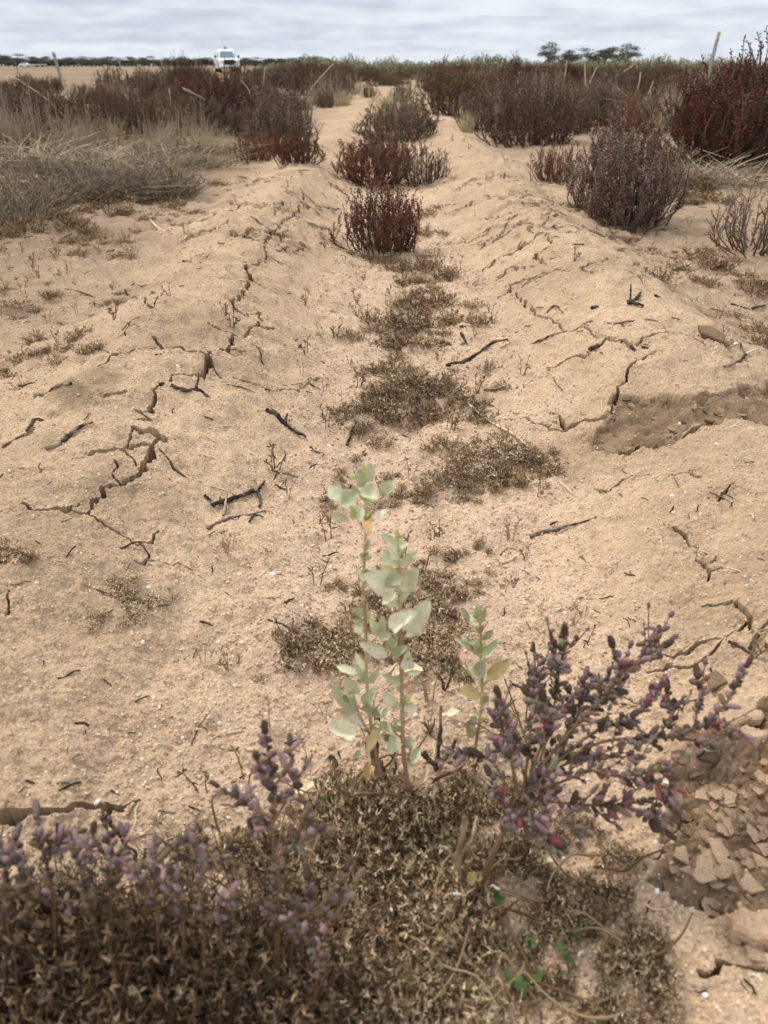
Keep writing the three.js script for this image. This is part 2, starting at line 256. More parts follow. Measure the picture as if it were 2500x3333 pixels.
const sandBump = canvasNoise(2048, 22, (d, r, S) => {
  const B = tileNoise(S, 128, r), C = tileNoise(S, 400, r), D = tileNoise(S, 1024, r), T = new Float32Array(S * S);
  for (let i = 0; i < S * S; i++) T[i] = 0.25 + 0.25 * (B[i] - 0.5) + 0.3 * (C[i] - 0.5) + 0.22 * (D[i] - 0.5);
  grains(S, 70000, r, (i, q, v) => { T[i] = Math.max(T[i], T[i] * 0.4 + (0.3 + 0.35 * v) * Math.sqrt(1 - q * q)); });
  for (let i = 0; i < S * S; i++) { d[4 * i] = d[4 * i + 1] = d[4 * i + 2] = Math.max(0, Math.min(255, 255 * T[i])); d[4 * i + 3] = 255; }
});
sandColor.repeat.set(1 / 1.7, 1 / 1.7); sandBump.repeat.set(1 / 1.3, 1 / 1.3);
const SAND = new THREE.MeshPhysicalMaterial({ vertexColors: true, specularIntensity: 0.15, map: sandColor, bumpMap: sandBump, bumpScale: 0.0045, roughness: 1 });
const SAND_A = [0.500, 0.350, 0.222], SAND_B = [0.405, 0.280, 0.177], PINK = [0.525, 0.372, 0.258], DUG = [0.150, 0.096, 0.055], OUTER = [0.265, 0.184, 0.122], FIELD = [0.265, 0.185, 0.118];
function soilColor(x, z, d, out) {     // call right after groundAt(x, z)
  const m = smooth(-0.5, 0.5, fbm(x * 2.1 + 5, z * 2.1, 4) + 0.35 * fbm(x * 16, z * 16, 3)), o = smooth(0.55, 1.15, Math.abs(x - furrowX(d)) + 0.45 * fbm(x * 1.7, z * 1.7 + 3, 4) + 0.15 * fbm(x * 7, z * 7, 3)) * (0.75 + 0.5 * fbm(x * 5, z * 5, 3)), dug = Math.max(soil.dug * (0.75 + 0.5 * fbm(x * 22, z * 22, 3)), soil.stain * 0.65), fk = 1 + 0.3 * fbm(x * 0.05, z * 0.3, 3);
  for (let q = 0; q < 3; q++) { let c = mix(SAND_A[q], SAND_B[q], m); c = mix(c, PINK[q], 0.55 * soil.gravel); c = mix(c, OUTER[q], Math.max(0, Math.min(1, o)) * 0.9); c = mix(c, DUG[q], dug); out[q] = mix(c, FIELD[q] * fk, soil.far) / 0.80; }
}
{
  const COLS = 570, rows = [], K = 4;
  for (let d = -1.5; d < 0.26; d += 0.06) rows.push(d);
  const R = 800; for (let k = 0; k < R; k++) { const py = mix(3430, 216.5, k / (R - 1)); const ang = PITCH + Math.atan((py - 1666.5) / FOCAL); rows.push(EYE / Math.tan(ang)); }
  rows.push(900, 1600, 3000, 5000); rows.sort((a, b) => a - b);
  const NX = COLS + 40, NR = rows.length, N = NR * NX, flat = new Float32Array(N * 2), near = new Uint8Array(N), pos = [], col = [], uv = [], out = [0, 0, 0];
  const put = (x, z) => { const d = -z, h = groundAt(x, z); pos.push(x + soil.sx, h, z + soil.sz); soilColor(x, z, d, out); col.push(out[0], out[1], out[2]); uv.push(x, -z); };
  let k = 0;
  for (const d of rows) {
    const half = 0.36 + 0.60 * Math.max(0, d);
    for (let i = 0; i < NX; i++, k++) {
      let t = (i - 20) / (COLS - 1) * 2 - 1; if (i < 20) t = -1 - 0.02 * Math.pow(1.32, 20 - i); if (i >= COLS + 20) t = 1 + 0.02 * Math.pow(1.32, i - COLS - 19);
      const x = t * half + furrowX(d) * 0.5, z = -d; flat[2 * k] = x; flat[2 * k + 1] = z; put(x, z);
      if (d > 0.2 && d < 4.6) { const list = crackCells.get(Math.floor(x / CELL) * 100003 + Math.floor(z / CELL)); if (list) for (const c of list) { const dx = c[2] - c[0], dz = c[3] - c[1], s = Math.max(0, Math.min(1, ((x - c[0]) * dx + (z - c[1]) * dz) / (dx * dx + dz * dz + 1e-9))); if (Math.hypot(x - c[0] - dx * s, z - c[1] - dz * s) < c[4] + 0.009 + 0.002 * d) { near[k] = 1; break; } } for (const c of HOLLOW) if (x > c.x0 && x < c.x1 && z > c.z0 && z < c.z1 && Math.abs(inside(c.p, x, z)) < 0.018) near[k] = 1; }
    }
  }
  // cells beside a crack are split finely, so that its edges stay sharp; where such a cell meets a plain one the shared edge stays straight
  const fineCell = new Uint8Array(N); let nFine = 0; for (let j = 0; j + 1 < NR; j++) for (let i = 0; i + 1 < NX; i++) { const a = j * NX + i; if (near[a] || near[a + 1] || near[a + NX] || near[a + NX + 1]) { fineCell[a] = 1; nFine++; } }
  const extra = new Map(), isFine = (j, i) => j >= 0 && i >= 0 && j + 1 < NR && i + 1 < NX && fineCell[j * NX + i];
  const fine = (fj, fi) => {
    const j = Math.floor(fj / K), i = Math.floor(fi / K), a = fj - j * K, b = fi - i * K; if (!a && !b) return j * NX + i;
    const key = fj * (NX * K) + fi, had = extra.get(key); if (had !== undefined) return had; const n = pos.length / 3, A = j * NX + i;
    const straight = (p, q, t) => { for (let c = 0; c < 3; c++) { pos.push(mix(pos[3 * p + c], pos[3 * q + c], t)); col.push(mix(col[3 * p + c], col[3 * q + c], t)); } uv.push(mix(uv[2 * p], uv[2 * q], t), mix(uv[2 * p + 1], uv[2 * q + 1], t)); };
    if (!a && !(isFine(j - 1, i) && isFine(j, i))) straight(A, A + 1, b / K); else if (!b && !(isFine(j, i - 1) && isFine(j, i))) straight(A, A + NX, a / K);
    else { const u = b / K, v = a / K, B1 = b ? A + 1 : A, C1 = a ? A + NX : A, D1 = A + (b ? 1 : 0) + (a ? NX : 0); put(mix(mix(flat[2 * A], flat[2 * B1], u), mix(flat[2 * C1], flat[2 * D1], u), v), mix(mix(flat[2 * A + 1], flat[2 * B1 + 1], u), mix(flat[2 * C1 + 1], flat[2 * D1 + 1], u), v)); }
    extra.set(key, n); return n;
  };
  const idx = [];
  for (let j = 0; j + 1 < NR; j++) for (let i = 0; i + 1 < NX; i++) {
    const a = j * NX + i;
    if (!fineCell[a]) { const b = a + 1, c = a + NX, e = c + 1; idx.push(a, b, c, b, e, c); continue; }
    for (let p = 0; p < K; p++) for (let q = 0; q < K; q++) { const A = fine(j * K + p, i * K + q), B1 = fine(j * K + p, i * K + q + 1), C1 = fine(j * K + p + 1, i * K + q), D1 = fine(j * K + p + 1, i * K + q + 1); idx.push(A, B1, C1, B1, D1, C1); }
  }
  const g = new THREE.BufferGeometry(); g.setAttribute('position', new THREE.BufferAttribute(new Float32Array(pos), 3)); g.setAttribute('color', new THREE.BufferAttribute(new Float32Array(col), 3)); g.setAttribute('uv', new THREE.BufferAttribute(new Float32Array(uv), 2)); g.setIndex(new THREE.BufferAttribute(new Uint32Array(idx), 1)); g.computeVertexNormals();
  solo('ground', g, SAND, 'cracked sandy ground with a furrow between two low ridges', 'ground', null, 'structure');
}
// ---------------------------------------------------------------- far country: trees, the saltbush line, fence, vehicles
function treeGeo(seed, spread, flat, c1) {
  const r = rng(seed), crown = new MB(), wood = new MB(), bark = [0.16, 0.13, 0.11]; const tips = [];
  const trunk = bend([V(0, -0.1, 0), V(0.02, 0.2, 0.01), V(-0.01, 0.42, 0)], 5); wood.tube(trunk, t => mix(0.028, 0.018, t), 6, bark);
  for (let k = 0; k < 9; k++) { const a = k * 2.4 + r(), R = spread * (0.4 + 0.6 * r()), y = 0.16 + (0.76 - 0.3 * flat * R) * r(); const e = V(Math.cos(a) * R, y, Math.sin(a) * R * 0.8); wood.tube(bend([trunk[3 + k % 3].clone(), V(e.x * 0.5, mix(0.42, y, 0.5), e.z * 0.5), e], 5), t => mix(0.014, 0.004, t), 4, bark); tips.push(e); tips.push(e.clone().lerp(V(e.x * 0.4, y + 0.05, e.z * 0.4), 0.6)); }
  for (const p of tips) for (let k = 0; k < 95; k++) { const q = randDir(r), m = Math.cbrt(r()) * (0.10 + 0.06 * r()); const x = V(p.x + q.x * m * 1.25, p.y + q.y * m * 0.7, p.z + q.z * m * 1.25), d = randDir(r, -0.2); crown.blade(x, d, V().crossVectors(d, randDir(r)).normalize(), 0.035 + 0.03 * r(), 0.02, 0.2, vcol(c1, r, 0.3)); }
  return [wood.geo(), crown.geo()];
}
const WOOD = PLANT, gum = lin(92, 92, 80), gum2 = lin(78, 84, 66);
const treeKinds = [treeGeo(3, 0.34, 1, gum), treeGeo(4, 0.42, 0.8, gum), treeGeo(8, 0.5, 1, gum2)];
function tree(name, k, x, z, h, w, label, group, r) { const t = thing(name, label, 'tree', group); t.position.set(x, groundH(x, z) - 0.05, z); t.scale.set(w, h, w); t.rotation.y = r * 6.28; part('trunk', treeKinds[k][0], PLANT, t); part('crown', treeKinds[k][1], PLANT, t, 'stuff'); return t; }
const farAt = (px, d) => { const [a, , c] = ray(px, 215); return V(a * d / -c, 0, -d); };
[[1782, 62, 0, 50, 'round-headed leftmost tree of the far clump above the shrubs'], [1862, 46, 1, 52, 'second small tree from the left in the far clump'], [1930, 52, 2, 60, 'middle tree of the far clump above the shrubs'], [1995, 48, 1, 62, 'broad low fourth tree of the far clump'], [2042, 58, 0, 58, 'rightmost taller tree of the far clump on the horizon'], [1826, 38, 2, 52, 'low tree filling the gap right of the leftmost tree in the far clump'], [1965, 44, 0, 60, 'tree joining the middle and fourth trees of the far clump']].forEach(([px, hp, k, wp, label], i) => { const d = 230 + i * 4, p = farAt(px, d); tree('gum_tree', k, p.x, p.z, (hp + 14) * d / FOCAL * 0.9, wp * d / FOCAL * 1.9, label, 'clump of gum trees on the horizon', i * 0.37); });
{ const r = rng(31); for (let k = 0; k < 84; k++) { const px = -60 + k * 13.5 + 12 * r(), d = 430 + 60 * r(), p = farAt(px, d), hp = (k < 8 ? 28 : 19) + 15 * r(); tree('distant_tree', k % 3, p.x, p.z, hp * d / FOCAL * 0.85, (62 + 40 * r()) * d / FOCAL, 'small grey-green tree in the line along the far edge of the paddock', 'tree line beyond the paddock', r()); } }

// shrubs: many upright stems set with short fleshy or dry leaves
function shrubGeo(seed, { stems, twigs = 6, perTwig = 9, leaf, leafR, cols, wood = lin(92, 76, 62), low = 0.25, lean = 1, ragged = 0.35 }) {
  const r = rng(seed), f = new MB(), w = new MB(), wc = [wood.r, wood.g, wood.b];
  for (let k = 0; k < stems; k++) {
    const a = k * 2.39996 + r() * 0.8, R0 = Math.sqrt((k + 0.5) / stems), lobe = n2(Math.cos(a) * 1.4 + seed * 1.7, Math.sin(a) * 1.4 + seed), patch = n2(Math.cos(a) * R0 * 2.6 + seed * 3.1, Math.sin(a) * R0 * 2.6);
    const R = 0.47 * R0 * lean * (0.82 + 0.4 * lobe + 0.2 * r()), top = Math.max(0.22, (1 - 0.42 * R0 * R0) * (1 - ragged + ragged * 1.1 * r() + 0.34 * patch));
    const e = V(Math.cos(a) * R, top * 0.9, Math.sin(a) * R), b = V(e.x * 0.72 + (r() - 0.5) * 0.14, 0, e.z * 0.72 + (r() - 0.5) * 0.14), m = V(e.x * (0.9 + 0.3 * r()), top * 0.42, e.z * (0.9 + 0.3 * r()));
    const path = bend([b, m, e], 7); w.tube(path, t => mix(0.009, 0.003, t), 3, wc);
    const cc = cols[Math.floor(r() * cols.length)];
    for (let q = 0; q < twigs; q++) {
      const t = q === 0 ? 1 : mix(0.03 + low * 0.25, 0.98, Math.pow(r(), 0.85)), x = t * 7, i = Math.min(6, Math.floor(x)), p = path[i].clone().lerp(path[i + 1], x - i), ax = path[i + 1].clone().sub(path[i]).normalize();
      const o = V(e.x, 0, e.z).normalize().multiplyScalar(0.35).add(randDir(r)), d = V(0, 0.95, 0).addScaledVector(ax, 0.5).addScaledVector(o, 0.62).normalize(), L = (q === 0 ? 0.14 : 0.10 + 0.12 * r()) * (0.6 + 0.5 * top), tip = p.clone().addScaledVector(d, L);
      w.tube([p, tip], 0.0022, 3, wc); const base = r() < 0.72 ? cc : cols[Math.floor(r() * cols.length)];
      for (let s = 0; s < perTwig; s++) { const u = 0.12 + 0.88 * (s + r()) / perTwig, y = p.clone().addScaledVector(d, L * u), dd = d.clone().multiplyScalar(1.0).addScaledVector(randDir(r), 0.85).normalize(); f.spike(y, dd, leaf * (0.55 + 0.7 * r()), leafR * (0.8 + 0.5 * r()), vcol(base, r, 0.3)); }
    }
  }
  return [w.geo(), f.geo()];
}
const C = { red: lin(116, 64, 54), wine: lin(94, 54, 48), rust: lin(136, 90, 62), mauve: lin(146, 122, 118), purple: lin(114, 94, 88), brown: lin(112, 91, 74), dark: lin(88, 71, 60), grey: lin(132, 118, 104), olive: lin(110, 102, 70), salt: lin(166, 164, 134), salt2: lin(136, 134, 104), green: lin(98, 104, 62), straw: lin(196, 176, 140), tan: lin(160, 138, 108) };
const S = {
  red: shrubGeo(41, { stems: 95, leaf: 0.040, leafR: 0.0062, twigs: 7, cols: [C.red, C.wine, C.wine, C.rust, C.brown], low: 0.2, ragged: 0.3 }),
  redBig: shrubGeo(42, { stems: 140, leaf: 0.030, leafR: 0.005, twigs: 9, ragged: 0.25, cols: [C.wine, C.red, C.wine, C.dark, C.wine], low: 0.1 }),
  rust: shrubGeo(43, { stems: 70, leaf: 0.034, leafR: 0.0046, twigs: 7, cols: [C.rust, C.red, C.brown, C.rust, C.wine], low: 0.12 }),
  mauve: shrubGeo(44, { stems: 110, leaf: 0.030, leafR: 0.0046, twigs: 9, ragged: 0.48, cols: [C.mauve, C.purple, C.mauve, C.brown, C.mauve, C.grey], low: 0.15 }),
  purple: shrubGeo(45, { stems: 105, ragged: 0.28, leaf: 0.030, leafR: 0.0042, twigs: 8, cols: [C.purple, C.brown, C.brown, C.dark, C.mauve], low: 0.1, lean: 1.05 }),
  dark: shrubGeo(46, { stems: 70, leaf: 0.036, leafR: 0.005, twigs: 7, cols: [C.dark, C.wine, C.dark, C.brown], low: 0.08, lean: 1.05 }),
  brown: shrubGeo(47, { stems: 76, leaf: 0.034, leafR: 0.0045, twigs: 7, cols: [C.brown, C.rust, C.olive, C.brown, C.dark], low: 0.1 }),
  grey: shrubGeo(48, { stems: 76, leaf: 0.034, leafR: 0.004, twigs: 7, cols: [C.grey, C.purple, C.brown, C.brown], low: 0.1, ragged: 0.45 }),
  salt: shrubGeo(49, { stems: 44, leaf: 0.05, leafR: 0.010, twigs: 6, cols: [C.salt, C.salt2, C.salt, C.green], low: 0.1 }),
  green: shrubGeo(50, { stems: 60, leaf: 0.04, leafR: 0.005, twigs: 6, cols: [C.olive, C.green, C.brown, C.tan], low: 0.1, ragged: 0.5 }),
  bare: shrubGeo(52, { stems: 70, leaf: 0.03, leafR: 0.003, twigs: 7, perTwig: 2, cols: [C.grey, C.tan, C.brown], low: 0.1, wood: lin(158, 142, 122), ragged: 0.55 }),
  sparse: shrubGeo(51, { stems: 46, leaf: 0.034, leafR: 0.0045, twigs: 5, cols: [C.mauve, C.grey, C.brown, C.purple], low: 0.35, wood: lin(104, 88, 72), ragged: 0.5 }),
};
const tints = [[1, 1, 1], [1.18, 1.17, 1.16], [0.84, 0.84, 0.86], [1.04, 1.0, 0.97], [1.22, 1.24, 1.22]].map(c => { const m = PLANT.clone(); m.color.setRGB(...c.map(x => Math.min(x, 1.5))); return m; });   // shrubs of one kind differ in how bleached they are
let tintAt = 0; const tint = () => tints[[0, 1, 3, 0, 4, 2, 1, 0, 3][tintAt++ % 9]];
function shrub(kind, x0, x1, yt, yb, label, turn = 0, group = 'shrubs on either side of the furrow', over = 1.18) {
  const q = fit(x0, x1, yt, yb), t = thing('shrub', label, 'shrub', group);
  t.position.set(q.x, groundH(q.x, q.z) - 0.01, q.z); t.scale.set(q.w * over, q.h * 1.06, q.w * over); t.rotation.y = turn;
  part('stem', S[kind][0], PLANT, t, 'stuff'); part('foliage', S[kind][1], tint(), t, 'stuff'); return t;
}
// along the furrow
shrub('red', 1122, 1385, 592, 822, 'dense dark red shrub in the furrow, nearest of the furrow row', 0.4, undefined, 1.0);
shrub('red', 1100, 1330, 440, 600, 'wide red-brown shrub in the furrow behind the nearest red one', 1.9);
shrub('dark', 1300, 1455, 470, 600, 'brown and red side bush leaning out of the furrow row', 2.6);
shrub('brown', 1165, 1350, 405, 520, 'grey-brown twiggy shrub behind the red furrow bushes', 0.2);
shrub('green', 1200, 1425, 300, 420, 'olive green and straw tussock-like shrub on the furrow', 3.1);
shrub('brown', 1275, 1345, 255, 330, 'small brown shrub far up the furrow line', 1.1);
shrub('purple', 1190, 1420, 345, 455, 'grey-purple twiggy shrub between the olive tussock and red furrow bushes', 0.9);
shrub('bare', 1230, 1400, 290, 380, 'bare pale twigs behind the olive tussock on the furrow', 1.5);
// on the right
shrub('mauve', 1840, 2195, 385, 715, 'tall purple-grey shrub on the right ridge above bare soil', 0.3);
shrub('sparse', 1900, 2150, 560, 735, 'low sparse twigs at the foot of the purple-grey shrub', 1.3);
shrub('rust', 1930, 2130, 315, 560, 'rust-red shrub peeping out behind the purple-grey one', 2.2);
shrub('rust', 1725, 1885, 450, 590, 'small rust-brown bush left of the purple-grey shrub', 0.9);
shrub('rust', 2080, 2240, 440, 560, 'low rusty bush between purple-grey shrub and bleached stalks', 3.3);
shrub('redBig', 2200, 2640, 150, 530, 'big dark wine-red shrub at the right edge reaching above the horizon', 0.6);
shrub('redBig', 2190, 2380, 300, 480, 'lower left shoulder of dark red shrubs beside the big one', 2.0);
shrub('sparse', 2290, 2640, 590, 815, 'sparse open grey-purple shrub at the right edge above bare ground', 0.7);
shrub('purple', 1500, 1730, 262, 420, 'rounded purple-brown shrub first right of the furrow track', 0.2);
shrub('purple', 1590, 1880, 236, 470, 'large purple-brown shrub mass behind a fallen pale stalk', 1.5);
shrub('grey', 1830, 2070, 255, 400, 'grey-brown shrub between purple mass and bleached grass pile', 2.4);
shrub('dark', 1700, 1850, 220, 330, 'dark brown shrub behind the purple-brown mass', 0.5);
shrub('dark', 1415, 1475, 262, 328, 'small isolated dark bush standing on the sandy track', 1.7);
shrub('brown', 2060, 2200, 240, 330, 'brown shrub behind the bleached grass pile', 2.9);
shrub('grey', 2240, 2330, 250, 330, 'grey shrub at the foot of the steel picket', 0.1);
// on the left
shrub('bare', -60, 190, 285, 490, 'bare grey dead brush at the left edge', 0.4);
shrub('bare', 170, 350, 335, 505, 'bare pale dead brush right of the left edge brush', 1.4);
shrub('bare', 410, 570, 370, 515, 'bare pale dead brush before the orange-brown shrub', 2.4);
shrub('bare', 545, 700, 330, 465, 'bare grey dead brush behind the yellow tussock', 0.9);
shrub('bare', 2060, 2230, 280, 420, 'bare grey dead branches left of the big red shrub', 1.9);
shrub('grey', -70, 160, 250, 460, 'large grey-brown shrub at the left edge', 0.7);
shrub('purple', 70, 250, 285, 450, 'grey-purple shrub beside the left edge shrub', 1.9);
shrub('red', -50, 40, 400, 475, 'dark red low bush cut by the left edge', 2.5);
shrub('dark', 255, 400, 320, 450, 'dark red-brown low shrub behind the pale grass', 0.5);
shrub('brown', 355, 535, 295, 455, 'orange-brown bushy shrub in the middle of the left belt', 1.4);
shrub('rust', 310, 410, 272, 360, 'rust-brown shrub behind the orange-brown one', 2.7);
shrub('dark', 320, 430, 215, 305, 'dark mounded shrub below the second fence post', 0.9);
shrub('purple', 415, 570, 240, 315, 'grey-purple shrub row end left of the tall dark shrub', 0.3);
shrub('dark', 555, 645, 178, 330, 'tall narrow dark shrub standing above the horizon left of the white vehicle', 1.2);
shrub('redBig', 590, 735, 232, 390, 'dark red-brown shrub in front of the white vehicle', 2.2);
shrub('redBig', 655, 835, 245, 425, 'wide red-brown shrub right of the yellow grass tussock', 0.8);
shrub('brown', 520, 660, 300, 440, 'brown shrub behind tangled dry stalks', 3.0);
shrub('grey', 795, 1005, 252, 492, 'big round grey-brown shrub left of the sandy track', 0.4);
shrub('purple', 850, 1000, 270, 440, 'purple-tinged shrub against the back of the big round one', 2.1);
shrub('rust', 758, 902, 425, 522, 'small rust-red bush at the foot of the big round shrub', 1.6);
shrub('red', 893, 1037, 415, 528, 'small dark red bush beside the sandy track', 2.9);
shrub('dark', 745, 805, 196, 260, 'dark bush hiding the lower corner of the white vehicle', 0.6);
shrub('dark', 940, 1075, 197, 285, 'dark brown shrub on the skyline right of the white vehicle', 1.0);
shrub('dark', 1030, 1088, 290, 352, 'small dark bush beside straw tussock on the left of the track', 2.3);
shrub('brown', 1175, 1228, 270, 318, 'small brown bush on the left verge of the track', 0.2);
shrub('grey', 225, 330, 262, 330, 'greyish shrub near the base of the leaning fence post', 1.1);
{ // the belt of shrubs behind, each one placed by itself
  const r = rng(61), kinds = [['dark', 'dark brown'], ['redBig', 'red-brown'], ['purple', 'purple-grey'], ['brown', 'brown'], ['grey', 'grey'], ['grey', 'grey'], ['brown', 'brown'], ['bare', 'bare pale twiggy']];
  for (let k = 0; k < 210; k++) {
    const d = 11 + 52 * r(), side = r() < 0.42 ? -1 : 1; let px = side > 0 ? mix(1340, 2560, r()) : mix(430, 1225, r()); const p = farAt(px, d), off = p.x - furrowX(d);
    if ((Math.abs(off) < 0.85) || (px > 670 && px < 820 && d > 22)) continue; if (side < 0 && px < 520 && d > 24) continue;
    const [kind, word] = kinds[Math.floor(r() * 8)], h = (0.34 + 0.38 * r()) * (px < 900 && px > 560 ? 0.88 : 1), w = 0.7 + 0.7 * r(), t = thing('belt_shrub', `${word} shrub in the distant belt ${side < 0 ? 'left' : 'right'} of the sandy track`, 'shrub', `distant ${word} belt shrubs ${side < 0 ? 'left' : 'right'} of the track`);
    t.position.set(p.x, groundH(p.x, p.z) - 0.01, p.z); t.scale.set(w, h, w); t.rotation.y = r() * 6; part('stem', S[kind][0], PLANT, t, 'stuff'); part('foliage', S[kind][1], tint(), t, 'stuff');
  }
  for (let k = 0; k < 26; k++) { const d = 22 + 50 * r(), p = V(furrowX(d) + (r() - 0.5) * 1.5, 0, -d), kind = ['brown', 'dark', 'green', 'grey', 'bare'][k % 5], t = thing('track_shrub', 'low brownish shrub standing on the far end of the sandy track', 'shrub', 'low shrubs on the far track'), w = 0.5 + 0.4 * r(); t.position.set(p.x, groundH(p.x, p.z) - 0.01, p.z); t.scale.set(w, 0.2 + 0.22 * r(), w); t.rotation.y = r() * 6; part('stem', S[kind][0], PLANT, t, 'stuff'); part('foliage', S[kind][1], tint(), t, 'stuff'); }
  const near = [['dark', 'dark brown'], ['redBig', 'red-brown'], ['purple', 'purple-grey'], ['brown', 'brown'], ['grey', 'grey'], ['rust', 'rusty'], ['bare', 'bare pale twiggy'], ['bare', 'bare pale twiggy'], ['grey', 'grey']];
  for (let k = 0; k < 130; k++) {
    const left = k % 2, px = left ? mix(-40, 1010, r()) : mix(1480, 2540, r()), py = left ? mix(270, 455, r()) : mix(255, 430, r()), g = ground(px, py), off = Math.abs(g.x - furrowX(-g.z)); if (off < 0.95) continue; if (!left && px > 2120 && px < 2260) continue;
    const [kind, word] = near[Math.floor(r() * 9)], h = 0.2 + 0.22 * r(), w = 0.35 + 0.4 * r(), t = thing('understorey_shrub', `small ${word} shrub filling gaps between the larger ones ${left ? 'left' : 'right'} of the track`, 'shrub', `small ${word} gap shrubs ${left ? 'left' : 'right'} of the track`);
    t.position.set(g.x, groundH(g.x, g.z) - 0.01, g.z); t.scale.set(w, h, w); t.rotation.y = r() * 6; part('stem', S[kind][0], PLANT, t, 'stuff'); part('foliage', S[kind][1], tint(), t, 'stuff');
  }
  for (let k = 0; k < 92; k++) {
    const px = 860 + 1640 * (k + r()) / 92, d = 58 + 34 * r(), p = farAt(px, d), h = (0.82 + 0.62 * r() * r() + 0.1 * Math.sin(px * 0.013)) * (px < 1250 ? 0.95 : 1), w = 1.5 + 1.0 * r(), t = thing('saltbush', 'pale grey-green saltbush in the long row along the horizon', 'saltbush', 'saltbush row on the horizon');
    t.position.set(p.x, groundH(p.x, p.z) - 0.02, p.z); t.scale.set(w, h, w); t.rotation.y = r() * 6; part('stem', S.salt[0], PLANT, t, 'stuff'); part('foliage', S.salt[1], tint(), t, 'stuff');
  }
  for (const [px, d, h] of [[535, 30, 0.78], [452, 34, 0.62]]) { const p = farAt(px, d), t = thing('green_bush', px > 500 ? 'small green bush in front of the farthest fence post' : 'smallest green bush between the two farther fence posts', 'bush', 'green bushes by the fence'); t.position.set(p.x, groundH(p.x, p.z), p.z); t.scale.set(0.6, h, 0.6); part('stem', S.green[0], PLANT, t, 'stuff'); part('foliage', S.green[1], PLANT, t, 'stuff'); }
}

// fence: steel pickets with wires, running away from the left edge
const STEEL = std(lin(150, 152, 152), 0.5, { metalness: 0.5 }), YELLOW = std(lin(186, 178, 122), 0.7), WHITE = std(lin(226, 222, 210), 0.7), WIRE = std(lin(120, 118, 116), 0.6, { metalness: 0.4 });
function picketGeo(h) {                // a Y-section steel picket with punched holes down one flange
  const g = []; for (let k = 0; k < 3; k++) { const b = new THREE.BoxGeometry(0.004, h, 0.034); b.translate(0, h / 2, 0.017 + 0.0025); b.rotateY(k * 2.0944); g.push(b); } const core = new THREE.CylinderGeometry(0.005, 0.005, h, 6); core.translate(0, h / 2, 0); g.push(core); return mergeGeometries(g);
}
const picket = picketGeo(1), fence = thing('wire_fence', 'old wire fence on leaning steel pickets along the paddock', 'fence');
const posts = [[-160, 36, 1.2, 0.05], [190, 46, 1.16, 0.13], [391, 90, 1.14, 0.0], [528, 112, 1.14, 0.02], [640, 140, 1.14, 0]].map(([px, d, h, lean]) => { const p = farAt(px, d); p.y = groundH(p.x, p.z); const m = part('post', picket, STEEL, fence); m.position.copy(p); const wide = d < 50 ? 2.6 : 2.2; m.scale.set(wide, h, wide); m.rotation.z = lean; if (lean > 0.1) { const cap = part('post_cap', new THREE.CylinderGeometry(0.024, 0.022, 0.09, 8), WHITE, m); cap.scale.set(1 , 1 / h, 1); cap.position.y = 0.97; } return [p, h, lean]; });
for (const y of [0.45, 0.78, 1.05]) for (let i = 0; i + 1 < posts.length; i++) { const [a, ha, la] = posts[i], [b, , lb] = posts[i + 1], A = V(a.x - la * y, a.y + y, a.z + 0.03), B = V(b.x - lb * y, b.y + y, b.z + 0.03), M = A.clone().lerp(B, 0.5); M.y -= 0.05; part('wire', new MB().tube(bend([A, M, B], 8), 0.004, 4, [1, 1, 1]).geo(), WIRE, fence); }
{ const q = thing('steel_picket', 'grey perforated steel picket with yellow top leaning by the big red shrub', 'post'), d = 19, p = farAt(2304, d); p.y = groundH(p.x, p.z); q.position.copy(p); q.rotation.z = -0.075;
  const H = onPlane(2333, 103, p.z).y - p.y, parts = []; const flange = new THREE.Shape([[-0.004, 0], [0.066, 0], [0.066, H - 0.13], [-0.004, H - 0.13]].map(v => new THREE.Vector2(...v)));
  for (let y = 0.12; y < H - 0.2; y += 0.065) { const hole = new THREE.Path(); hole.absarc(0.04, y, 0.013, 0, 6.2832, true); flange.holes.push(hole); }
  const fl = new THREE.ExtrudeGeometry(flange, { depth: 0.006, bevelEnabled: false, curveSegments: 6 }); part('flange', fl, STEEL, q).position.set(-0.01, 0, 0);
  for (const s of [-1, 1]) { const b = new THREE.BoxGeometry(0.006, H - 0.13, 0.05); b.translate(0, (H - 0.13) / 2, s * 0.03); b.rotateY(s * 0.5); part('rib', b, STEEL, q).position.set(-0.016, 0, 0); }
  const top = new THREE.CylinderGeometry(0.036, 0.034, 0.14, 8); top.translate(0.024, H - 0.065, 0); part('cap', top, YELLOW, q); }

// vehicles
const PAINT = new THREE.MeshPhysicalMaterial({ color: lin(236, 238, 240), roughness: 0.35, clearcoat: 0.6 }), BLACK = std(lin(24, 24, 26), 0.6), TYRE = std(lin(30, 30, 31), 0.9), GLASS = new THREE.MeshPhysicalMaterial({ color: lin(88, 104, 104), roughness: 0.12, clearcoat: 1 }), LAMP = std(lin(222, 226, 226), 0.2), CHROME = std(lin(190, 192, 195), 0.3, { metalness: 0.8 });
function sideBody(pts, w, bevel = 0.06) { const s = new THREE.Shape(pts.map(p => new THREE.Vector2(...p))); const g = new THREE.ExtrudeGeometry(s, { depth: w - 2 * bevel, bevelEnabled: true, bevelThickness: bevel, bevelSize: bevel, bevelSegments: 3, curveSegments: 4 }); g.translate(0, 0, -(w - 2 * bevel) / 2); g.rotateY(-Math.PI / 2); return g; }   // drawn facing +x, then turned so that the front looks along +z
